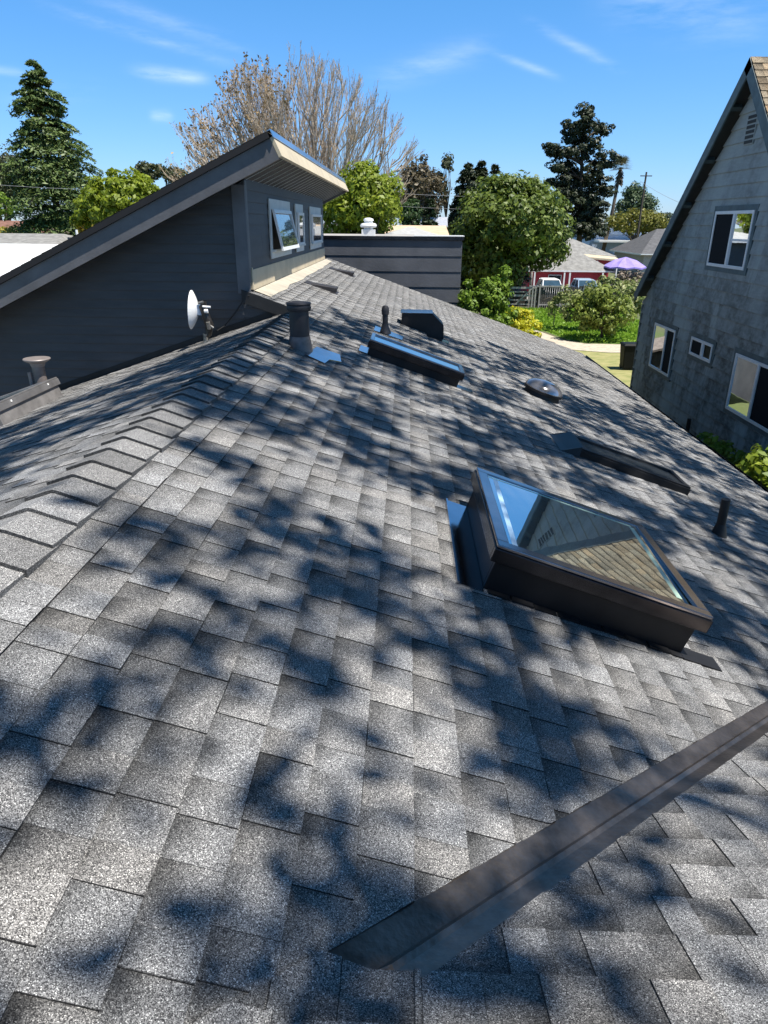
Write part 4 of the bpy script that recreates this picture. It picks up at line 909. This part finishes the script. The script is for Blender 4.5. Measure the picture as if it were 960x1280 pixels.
# big tree outside the frame to the right, whose crown dapples the roof
def shade_tree():
    base = (6.2, -4.2, 0); t = thing('shade_tree', 'tall pine standing to the right of the viewer, its open crown shading the roof', 'tree', base)
    Pn, Nn_, m, tips = [], [], MB(), []
    k = 0; tries = 0
    cell = {}
    from mathutils import noise as mn
    def dens(x, y):
        # how thick the crown is over this part of the roof: merged boughs with open gaps between
        if y > 8.9 + 1.25 * (x + 1.3): return 0
        n = mn.noise(Vector((x * 1.05 + 3.1, y * .85 + 1.7, 0))) * .62 + mn.noise(Vector((x * 3.2 - 5, y * 2.6 + 9, 4))) * .75
        b = .03
        if x < -.75 and 1.4 < y < 4.2: b -= .26
        if y > 3.4 and x > -.9: b += .10
        if y < 1.3 and x < .2: b += .02
        if y > 7.6 and x < .2: b -= .12
        if ((x + .84) / .24) ** 2 + ((y - 2.42) / .34) ** 2 < 1: b += .70
        if x < XR and 2 < y < 7.5: b += .12
        return max(0.0, min(1.0, (n + b + .12) / .24))
    while k < SHADE_N and tries < 20000:
        tries += 1
        x, y = random.uniform(-5.5, 4.6), random.uniform(-.6, 14)
        if random.random() > dens(x, y): continue
        zr = zA(x) if x > XR else zL(x)
        # bough height follows the crown: lower at its rim
        rimr = math.hypot((x - .2) / 6.2, (y - 4.5) / 8.5)
        hh = random.uniform(7.5, 12.5) * (1.06 - .30 * min(rimr, 1) ** 2)
        c = np.array([x, y, zr]) + np.array(SUN) / SUN.z * hh
        if c[1] > 1 and c[2] - 5.5 < 1.15 * c[1] * .45: continue
        k += 1; nl = random.randint(22, 48); R = random.uniform(.10, .25)
        el1 = unit(rng.normal(size=3) * np.array([1, 1, .3])); 
        p = c + rng.normal(size=(nl, 3)) * R * np.array([.55, .55, .45]) + el1 * (rng.normal(size=nl) * R * .85)[:, None]
        Pn.append(p); Nn_.append(unit(rng.normal(size=(nl, 3)) + np.array([.2, 0, .5]))); tips.append(c)
    tips = np.array(tips); hub = Vector((base[0], base[1], 5)); top = Vector((base[0] - .4, -3.4, 18))
    m.tube([base, hub, tuple(hub.lerp(top, .5)), tuple(top)], [.38, .30, .2, .05], 10)
    for q in tips[::70]:
        f = max(.0, min(.95, (q[2] - 8.5) / 10)); s = hub.lerp(top, f); q = Vector(q); d = q - s
        m.tube([s, s + d * .5 + Vector((0, 0, .25)), q], [.012, .008, .004], 5)
    part('crown', leafmesh('crown', np.concatenate(Pn), np.concatenate(Nn_), .085, G_DARK, base, .5), None, t); part('trunk', m, BARK, t, smooth=True)
SHADE_N = 1050
shade_tree()

# ------------------------------------------------------------------ ground
def groundmat():
    m, nt, b = nodes('yard_ground'); L = nt.links.new
    tc = N(nt, 'ShaderNodeTexCoord')
    def no(s, d=6):
        n = N(nt, 'ShaderNodeTexNoise'); n.inputs['Scale'].default_value = s; n.inputs['Detail'].default_value = d; L(tc.outputs['Object'], n.inputs['Vector']); return n.outputs['Fac']
    r = N(nt, 'ShaderNodeValToRGB'); e = r.color_ramp.elements; e[0].position = .38; e[0].color = (.10, .09, .055, 1); e[1].position = .62; e[1].color = (.075, .11, .025, 1)
    L(no(.12), r.inputs[0])
    g = N(nt, 'ShaderNodeValToRGB'); g.color_ramp.elements[0].color = (.7, .7, .7, 1); g.color_ramp.elements[1].color = (1.3, 1.3, 1.2, 1); L(no(5), g.inputs[0])
    v = N(nt, 'ShaderNodeMix'); v.data_type = 'RGBA'; v.blend_type = 'MULTIPLY'; v.inputs[0].default_value = 1; L(r.outputs[0], v.inputs[6]); L(g.outputs[0], v.inputs[7]); L(v.outputs[2], b.inputs['Base Color'])
    b.inputs['Roughness'].default_value = .95
    return m
m = MB(); m.face([(-900, -300, 0), (900, -300, 0), (900, 1600, 0), (-900, 1600, 0)]); struct('ground', m, groundmat())
m = MB(); lawn_poly = [(5.2, 40.2), (7.7, 39.7), (8.3, 36.9), (9.0, 35.9), (11.4, 35.5), (14, 36), (14.5, 50.4), (6, 50.4), (5, 45)]
m.face([(x, y, .006) for x, y in lawn_poly]); struct('lawn', m, pm('lawn_soil', (.14, .26, .02), .95, 0, .25, 3))
m = MB(); m.face([(x, y, .010) for x, y in ((5.4, 44), (6.6, 42.5), (7.4, 39.5), (8.1, 36.5), (8.9, 35.5), (15, 35.2), (15, 32.9), (9.4, 33.0), (7.9, 33.6), (7.0, 35.5), (6.3, 38), (5.0, 41))]); struct('path', m, pm('gravel_path', (.42, .36, .28), .95, 0, .25, 4, .4, 30))
m = MB(); m.face([(x, y, .005) for x, y in ((5, 33.4), (7.8, 33.5), (9.3, 32.9), (13, 32.8), (13, 25.5), (4.6, 25.5))]); struct('dry_grass', m, pm('dry_grass_ground', (.30, .27, .115), .95, 0, .3, 2.2, col2=(.17, .185, .055)))
m = MB(); m.face([(9.5, 52, .008), (40, 52, .008), (40, 66, .008), (9.5, 66, .008)]); struct('driveway', m, pm('driveway_concrete', (.22, .21, .20), .9, 0, .2, 2))
def inpoly(x, y, poly):
    c = False; j = len(poly) - 1
    for i in range(len(poly)):
        xi, yi = poly[i]; xj, yj = poly[j]
        if (yi > y) != (yj > y) and x < (xj - xi) * (y - yi) / (yj - yi) + xi: c = not c
        j = i
    return c
gp = []
while len(gp) < 14000:
    x, y = random.uniform(5, 14.5), random.uniform(35.3, 50.4)
    if inpoly(x, y, lawn_poly): gp.append((x, y, random.uniform(.03, .12) * (1.6 if x > 9 and y < 39 else 1)))
gp = np.array(gp); nn = unit(rng.normal(size=gp.shape) * np.array([1, 1, .35]) + np.array([.2, -.3, .3]))
gm = leafmesh('grass', gp, nn, .10, GRASSM, (9, 43, 0), .35)
o = bpy.data.objects.new('grass', gm); C.objects.link(o); o.location = (9, 43, 0); tag(o, 'bright green lawn grass by the wooden fence', 'grass', None, 'stuff')

# ------------------------------------------------------------------ fence, gate, bin, small yard things
WEATH = pm('weathered_boards', (.048, .042, .037), .9, 0, .35, 5, .3, 30, stretch=(4, 4, .6))
RAIL = pm('silvered_rail', (.30, .28, .26), .85, 0, .25, 6)
fe = thing('board_fence', 'weathered dark board fence with pale posts in front of the parked cars', 'fence', (12, 51, 0))
m = MB(); x = 8.5
while x < 18:
    m.box(x, x + .135, 51.0, 51.022, .05, 1.50 + random.uniform(-.06, .06)); x += .15
part('boards', m, WEATH, fe)
for x in (8.55, 9.25, 10.72, 11.15, 12.3, 14.0, 16.0): part('post', _box(x - .05, x + .05, 50.89, 50.985, 0, 1.62 if x > 9 else 1.5), RAIL, fe)
m = MB(); m.box(8.5, 10.8, 50.9, 50.98, 1.44, 1.53); m.box(9.3, 18, 50.92, 50.98, .22, .30); part('rail', m, RAIL, fe)
ga = thing('rail_gate', 'silvered wooden gate of open rails with a diagonal brace beside the board fence', 'gate', (7.3, 50.6, 0))
m = MB()
for z in (.28, .56, .83, 1.10, 1.34): m.box(6.0, 8.95, 50.6, 50.63, z, z + (.13 if z in (.83, 1.34) else .07))
part('rail', m, RAIL, ga)
for x in (6.05, 7.1, 8.7, 8.9): part('post', _box(x - .045, x + .045, 50.54, 50.598, 0, 1.45), RAIL, ga)
m = MB(); m.prism([(7.55, .35), (7.67, .35), (8.66, 1.36), (8.54, 1.36)], 50.515, 50.538, 'y'); part('brace', m, RAIL, ga)
m = MB(); m.box(5.4, 8.45, 51.3, 51.33, .1, 1.15); bb = solo('backing_fence', m, WEATH, (7, 51.3, 0), 'low dark board fence seen through the rails of the gate', 'fence')
t = thing('tree_stake', 'thin dark stake with a young trained vine on the lawn before the board fence', 'stake', (8.5, 41.5, 0)); m = MB(); m.tube([(8.5, 41.5, 0), (8.5, 41.5, 1.75)], .03, 7); part('stake', m, BLACK, t)
m = MB(); m.tube([(8.5, 41.5, 1.5), (8.1, 41.5, 1.62), (7.8, 41.5, 1.5)], .02, 5); m.tube([(8.5, 41.5, 1.5), (8.8, 41.5, 1.6), (9.1, 41.5, 1.55)], .02, 5); part('vine', m, BARK, t)
t = thing('wheelie_bin', 'dark wheeled bin standing behind the corner of the weathered house', 'bin', (9.15, 29, 0))
m = MB(); m.poly8([(8.87, 28.75, .06), (9.43, 28.75, .06), (8.87, 29.25, .06), (9.43, 29.25, .06), (8.80, 28.68, .98), (9.50, 28.68, .98), (8.80, 29.32, .98), (9.50, 29.32, .98)]); part('body', m, pm('bin_plastic', (.008, .009, .009), .6, spec=.15), t, bevel=.03)
m = MB(); m.poly8([(8.77, 28.64, .985), (9.53, 28.64, .985), (8.77, 29.36, .985), (9.53, 29.36, .985), (8.82, 28.70, 1.07), (9.48, 28.70, 1.07), (8.82, 29.3, 1.07), (9.48, 29.3, 1.07)]); part('lid', m, pm('bin_lid', (.010, .011, .011), .6, spec=.15), t, bevel=.02)
for x in (8.9, 9.36):
    m = MB(); m.tube([(x, 29.3, .1), (x + .05, 29.3, .1)], .1, 16); part('wheel', m, BLACK, t)
t = thing('garden_shed', 'little weathered shed with a shingled gable just past the far roof edge', 'shed', (2.9, 23, 0))
m = MB(); m.prism([(2.35, 0), (3.3, 0), (3.3, 2.35), (2.83, 2.92), (2.35, 2.35)], 23, 25, 'y'); part('wall', m, WEATH, t)
m = MB(); m.prism([(2.2, 2.23), (2.83, 3.0), (3.46, 2.23), (3.46, 2.16), (2.83, 2.93), (2.2, 2.16)], 22.85, 25.1, 'y'); part('roof', m, pm('shed_roof', (.16, .13, .11), .9, 0, .3, 8), t)
m = MB(); m.prism([(3.3, 2.2), (5.1, 1.75), (5.1, 1.68), (3.3, 2.13)], 22.9, 24.5, 'y'); part('lean_to_roof', m, pm('shed_roof', (.16, .13, .11)), t)
m = MB(); m.box(3.31, 5.0, 23, 24.4, 0, 1.69); part('lean_to', m, WEATH, t)

# ------------------------------------------------------------------ neighbouring houses
GREYROOF = pm('grey_composition_roof', (.20, .195, .185), .9, 0, .25, 3, .3, 30)
DGREYROOF = pm('dark_composition_roof', (.085, .085, .09), .9, 0, .25, 3, .3, 30)
REDWALL = pm('red_painted_boards', (.42, .035, .05), .7, 0, .2, 4, stretch=(1, 1, 8))
WINDK = pm('dark_window', (.02, .022, .025), .1, 0, .2, 3, spec=.8)
def gable_house(name, label, cat, x0, x1, y0, y1, ze, zr, wall, roof, axis='x', over=.4, hip=0.0, wins=(), posts=(), chim=None):
    """walls y0..y1, ridge along x, eave height ze, ridge height zr, hip: ridge shortened at both ends"""
    t = thing(name, label, cat, ((x0 + x1) / 2, (y0 + y1) / 2, 0)); ym = (y0 + y1) / 2
    m = MB(); m.box(x0, x1, y0, y1, 0, ze - .02)
    if not hip and axis == 'x': m.prism([(y0, ze - .019), (y1, ze - .019), (ym, zr - .12)], x0, x1, 'x')
    part('wall', m, wall, t)
    a0, a1, b0, b1 = x0 - over, x1 + over, y0 - over, y1 + over; r0, r1 = a0 + hip, a1 - hip; d = (0, 0, -.12)
    T = [Vector(p) for p in ((a0, b0, ze), (a1, b0, ze), (a1, b1, ze), (a0, b1, ze), (r0, ym, zr), (r1, ym, zr))]
    Bt = [p + Vector((0, 0, -.12)) for p in T]; m = MB()
    for P, fl_ in ((T, False), (Bt, True)):
        for f in ((0, 1, 5, 4), (2, 3, 4, 5), (1, 2, 5), (3, 0, 4)):
            if not hip and len(f) == 3: continue
            q = [P[i] for i in f]; m.face(q[::-1] if fl_ else q)
    part('roof', m, roof, t)
    m = MB(); m.box(a0, a1, b0 - .03, b0 - .002, ze - .12, ze - .005)
    if hip: m.box(a0 - .03, a0 - .002, b0, b1, ze - .17, ze - .005); m.box(a1 + .002, a1 + .03, b0, b1, ze - .17, ze - .005)
    part('eave_fascia', m, WHITE, t)
    for (u0, u1, w0, w1) in wins:
        f = part('window', _box(u0 - .06, u1 + .06, y0 - .05, y0 - .003, w0 - .06, w1 + .06), WHITE, t); part('pane', _box(u0, u1, y0 - .06, y0 - .0505, w0, w1), WINDK, f)
    for u in posts: part('post', _box(u - .06, u + .06, b0 - .001 - .12, b0 - .035 - .0, 0, ze - .175), WHITE, t)
    if chim: m = MB(); m.box(chim[0] - .25, chim[0] + .25, chim[1] - .25, chim[1] + .25, zr - .6, zr + chim[2]); part('chimney', m, pm('chimney_brick', (.22, .11, .08), .9), t)
    return t
R_ = lambda u, v, Y: at(u, v, Y)
rh = gable_house('red_house', 'low red house with a grey roof and white posts behind the parked cars', 'house', 10.2, 16.6, 62, 69, 1.95, 3.75, REDWALL, GREYROOF, hip=3.2, over=.6, wins=((11.9, 12.9, .7, 1.5),), posts=(10.6, 13.05, 13.5, 16.2))
# taller back roof, vents and awning
m = MB(); A0 = [Vector(p) for p in ((10.5, 69.5, 3.3), (19.5, 69.5, 2.75), (19.5, 77, 2.75), (10.5, 77, 3.0), (13.6, 73, 4.65), (15.2, 73, 4.45))]
for f in ((0, 1, 5, 4), (2, 3, 4, 5), (1, 2, 5), (3, 0, 4)): m.face([A0[i] for i in f])
part('roof', m, GREYROOF, rh)
m = MB(); m.box(11, 19, 70, 76.5, 0, 2.7); part('wall', m, REDWALL, rh)
m = MB(); m.box(13.3, 13.9, 72.4, 72.9, 4.3, 4.85); m.tube([(14.3, 71.5, 3.9), (14.3, 71.5, 4.5)], .07, 8); part('roof_vent', m, BLACK, rh)
aw = thing('patio_awning', 'cream flat patio awning on thin posts at the end of the red house', 'awning', (17.6, 69, 0))
m = MB(); m.poly8([(14.9, 67.3, 2.72), (19.2, 67.3, 2.40), (14.9, 69.3, 2.95), (19.2, 69.3, 2.62), (14.9, 67.3, 2.86), (19.2, 67.3, 2.56), (14.9, 69.3, 3.05), (19.2, 69.3, 2.74)]); part('canopy', m, CREAM, aw)
for x in (16.6, 17.2, 19.0): part('post', _box(x - .05, x + .05, 67.4, 67.5, 0, 2.45), WHITE, aw)
PURPLE = pm('lilac_canvas', (.27, .21, .56), .75, 0, .12, 1.5)
t = thing('patio_umbrella', 'lilac square patio umbrella beside the red house', 'umbrella', (18.1, 62, 0))
m = MB(); rimz = 2.32; apex = Vector((18.1, 62, 3.02)); n8 = 16; rim = [Vector((18.1 + 1.75 * math.cos(2 * math.pi * k / n8 + .2), 62 + 1.75 * math.sin(2 * math.pi * k / n8 + .2), rimz - (.10 if k % 2 else 0))) for k in range(n8)]
mid = [apex.lerp(r, .55) + Vector((0, 0, .13 if k % 2 == 0 else .06)) for k, r in enumerate(rim)]
for k in range(n8):
    j = (k + 1) % n8; m.face([apex, mid[k], mid[j]]); m.face([mid[k], rim[k], rim[j], mid[j]]); m.face([rim[k], rim[k] - Vector((0, 0, .12)), rim[j] - Vector((0, 0, .12)), rim[j]])
part('canopy', m, PURPLE, t); m = MB(); m.tube([(18.1, 62, 0), (18.1, 62, 3.0)], .035, 8); part('pole', m, WHITE, t)
t = thing('patio_railing', 'dark railing of the patio below the lilac umbrella', 'railing', (18, 59.5, 0)); m = MB()
for k in range(26): m.box(16.7 + k * .13, 16.74 + k * .13, 59.5, 59.53, .1, 1.05)
part('balusters', m, WEATH, t); part('rail', _box(16.6, 20.2, 59.48, 59.55, 1.051, 1.13), RAIL, t)
broadleaf('pale flowering patio shrub under the lilac umbrella', (18.4, 60.6, 0), [((17.6, 60.6, 1.1), (.9, .6, .9)), ((19.2, 60.6, 1.2), (1.0, .6, .9))], 60, .28, 45, .1, leafmat('leaf_flower', (.10, .09, .05), (.45, .36, .30), .2), .05, .5, name='flowering_shrub', cat='shrub', stemname='stem')
gable_house('dark_roofed_house', 'house with a broad dark grey roof right of the red house', 'house', 26.5, 44, 84, 96, 2.5, 5.05, pm('beige_wall', (.42, .38, .32), .8), DGREYROOF, hip=3.5, over=.5, chim=None)
m = MB(); m.tube([(32.2, 89, 4.6), (32.2, 89, 5.35)], .2, 8); solo('roof_stub_vent', m, BLACK, (32.2, 89, 4.5), 'small black stub vent on the dark grey roof', 'roof vent')
t = thing('low_warehouse', 'long pale blue flat building on the horizon below the utility pole', 'building', (38, 125, 0))
part('wall', _box(29.5, 52, 122, 135, 0, 4.0), pm('pale_blue_panel', (.45, .55, .70), .6, 0, .08, 1), t); part('roof', _box(29.2, 52.3, 121.7, 135.3, 4.002, 4.9), pm('blue_white_roof', (.50, .60, .76), .5, 0, .06, 1), t); part('canopy', _box(30, 40, 118, 121.6, 2.9, 3.2), WHITE, t)
gable_house('tan_roofed_house', 'house with a flat tan gravel roof beyond the flat roofed block', 'house', -1.2, 2.0, 44, 52, 4.86, 5.34, pm('tan_wall', (.45, .34, .24), .8), pm('tan_gravel', (.50, .37, .25), .95, 0, .15, 2), over=.4)
gable_house('hip_roofed_house', 'low grey hip roof just showing over the flat roofed block', 'house', -.75, .95, 29, 33.5, 5.02, 5.34, PARAPET, pm('pale_grey_roof', (.34, .34, .34), .9), hip=1.1, over=.35)
gable_house('brown_roofed_house', 'brown roofed house low behind the white flat roof on the left', 'house', -52, -33.5, 74, 84, 3.6, 5.35, pm('beige_wall', (.42, .38, .32)), pm('red_brown_roof', (.17, .085, .06), .9, 0, .25, 2), over=.5, hip=4, chim=(-36.8, 78, .35))
gable_house('grey_roofed_house', 'long grey roof right behind the white flat roof at the left edge', 'house', -30, -19.8, 41, 47, 4.15, 4.72, WHITE, GREYROOF, over=.3, hip=1)
t = thing('white_roofed_block', 'white flat roofed building at the left edge behind the steep roof', 'building', (-24, 36, 0)); part('wall', _box(-30, -18.4, 27, 38.5, 0, 2.89), WHITE, t); rm = MB(); rm.poly8([(-30.2, 26, 2.9), (-14.2, 26, 2.9), (-30.2, 38.7, 4.0), (-18.3, 38.7, 4.0), (-30.2, 26, 3.15), (-14.2, 26, 3.15), (-30.2, 38.7, 4.3), (-18.3, 38.7, 4.3)]); part('roof', rm, WHITE, t)
m = MB(); m.tube([(-17.9, 40, 3.5), (-17.9, 40, 5.0)], .07, 8); solo('white_stack', m, WHITE, (-17.9, 40, 3.4), 'thin white pipe stack at the end of the long grey roof', 'pipe')
gable_house('gabled_cottage', 'small pale cottage gable at the foot of the tiered cedar', 'house', -33, -28.4, 68, 72, 4.0, 5.1, pm('pale_wall', (.5, .46, .4), .8), pm('pale_brown_roof', (.30, .24, .19), .9), over=.3)
for k, (u, v) in enumerate(((517, 275), (549, 275.5))):
    p = at(u, v, 84); gable_house('outbuilding', ('left' if k == 0 else 'right') + ' of two small slate roofed outbuildings under the brownish gum tree', 'outbuilding', p[0] - .75, p[0] + .75, 84, 86, p[2] - .55, p[2] + .35, pm('dark_boards', (.07, .06, .055), .8), pm('slate_blue_roof', (.30, .32, .37), .7), over=.2)
broadleaf('golden leafed bush at the foot of the cedar behind the steep roof', B(122, 50), [el_(95, 150, 274, 302, 50)], 45, .35, 60, .1, leafmat('leaf_gold', (.30, .24, .02), (.48, .38, .05), .4), .06, 1, name='golden_bush', cat='bush', stemname='stem')
broadleaf('yellow flowered bush on the near side of the brown roof at the left edge', B(12, 62), [el_(-10, 40, 286, 300, 62)], 40, .35, 60, .1, leafmat('leaf_gold2', (.26, .24, .03), (.46, .40, .06), .4), .06, 1, name='golden_bush', cat='bush', stemname='stem')

# ------------------------------------------------------------------ parked cars
def car(label, x, y, paint, rot):
    t = thing('parked_car', label, 'car', (x, y, 0), group='cars parked in front of the red house'); t.rotation_euler.z = rot
    ORG[t.name] = Vector((0, 0, 0)); t.scale = (.92, .92, .90); S = [(-2.2, .35), (-2.25, .75), (-2.0, 1.0), (-.95, 1.10), (1.5, 1.12), (2.15, 1.02), (2.2, .4)]
    m = MB(); m.prism([(a, b) for a, b in S], -.88, .88, 'y'); part('body', m, paint, t, local=True, bevel=.08)
    m = MB(); m.poly8([(-1.05, -.80, 1.09), (1.95, -.80, 1.09), (-1.05, .80, 1.09), (1.95, .80, 1.09), (-.25, -.66, 1.66), (1.35, -.66, 1.66), (-.25, .66, 1.66), (1.35, .66, 1.66)]); part('cabin_glass', m, pm('car_glass', (.03, .06, .09), .08, 0, .2, 2, spec=.9), t, local=True, bevel=.03)
    m = MB(); m.poly8([(-.33, -.69, 1.655), (1.42, -.69, 1.655), (-.33, .69, 1.655), (1.42, .69, 1.655), (-.15, -.58, 1.74), (1.25, -.58, 1.74), (-.15, .58, 1.74), (1.25, .58, 1.74)]); part('roof', m, paint, t, local=True, bevel=.03)
    m = MB()
    for s in (-1, 1):
        for (a, b) in (((-1.05, 1.09), (-.25, 1.66)), ((1.95, 1.09), (1.35, 1.66)), ((.45, 1.09), (.5, 1.66))):
            m.tube([(a[0], s * .80, a[1]), (b[0], s * .67, b[1])], .045, 6)
    part('pillar', m, paint, t, local=True)
    for sx in (-1.4, 1.4):
        for sy in (-.8, .8):
            m = MB(); m.tube([(sx, sy - .1, .33), (sx, sy + .1, .33)], .33, 20); wt = part('wheel', m, BLACK, t, local=True)
            m = MB(); m.tube([(sx, sy - .105, .33), (sx, sy + .105, .33)], .19, 14); part('rim', m, VINYL, wt, local=True)
    for sy in (-.6, .6): m = MB(); m.box(-2.27, -2.2, sy - .17, sy + .17, .70, .84); part('headlight', m, VINYL, t, local=True)
p = at(692, 352, 56); car('white car parked before the red house behind the board fence', p[0], 57.2, pm('white_car_paint', (.75, .75, .76), .25, 0, .03, 2), RAD(90))
p = at(737, 352, 56); car('pale blue car parked before the red house, right of the white car', p[0], 57.2, pm('blue_car_paint', (.30, .40, .52), .25, .2, .05, 2), RAD(90))

# ------------------------------------------------------------------ pole and wires
b = at(797, 290, 108); h = at(803, 215, 108)[2]; t = thing('utility_pole', 'tall thin wooden utility pole right of the fan palm', 'pole', (b[0], 108, 0))
m = MB(); m.tube([(b[0], 108, 0), (b[0] + .1, 108, h)], [.17, .12], 9); part('shaft', m, BARK, t); m = MB(); m.box(b[0] - .7, b[0] + .9, 107.85, 107.99, h - .55, h - .43); part('crossarm', m, BARK, t)
WIRE = pm('wire', (.25, .25, .26), .5)
def wire(p, q, sag, r, label):
    m = MB(); p, q = Vector(p), Vector(q); pts = [p.lerp(q, k / 10) - Vector((0, 0, sag * 4 * (k / 10) * (1 - k / 10))) for k in range(11)]; m.tube(pts, r, 5); solo('overhead_wire', m, WIRE, tuple(p), label, 'wire', 'overhead wires')
wire(at(440, 237, 62), at(640, 246, 62), .15, .014, 'thin overhead wire crossing in front of the brownish gum tree')
wire(at(440, 253, 62), at(640, 262, 62), .15, .010, 'lower thin wire under the one crossing the brownish gum tree')
wire(at(-40, 228, 50), at(165, 238, 50), .1, .012, 'overhead wire crossing in front of the tiered cedar')
wire(at(800, 226, 108), at(900, 268, 100), .6, .02, 'overhead wire falling from the utility pole to the right')
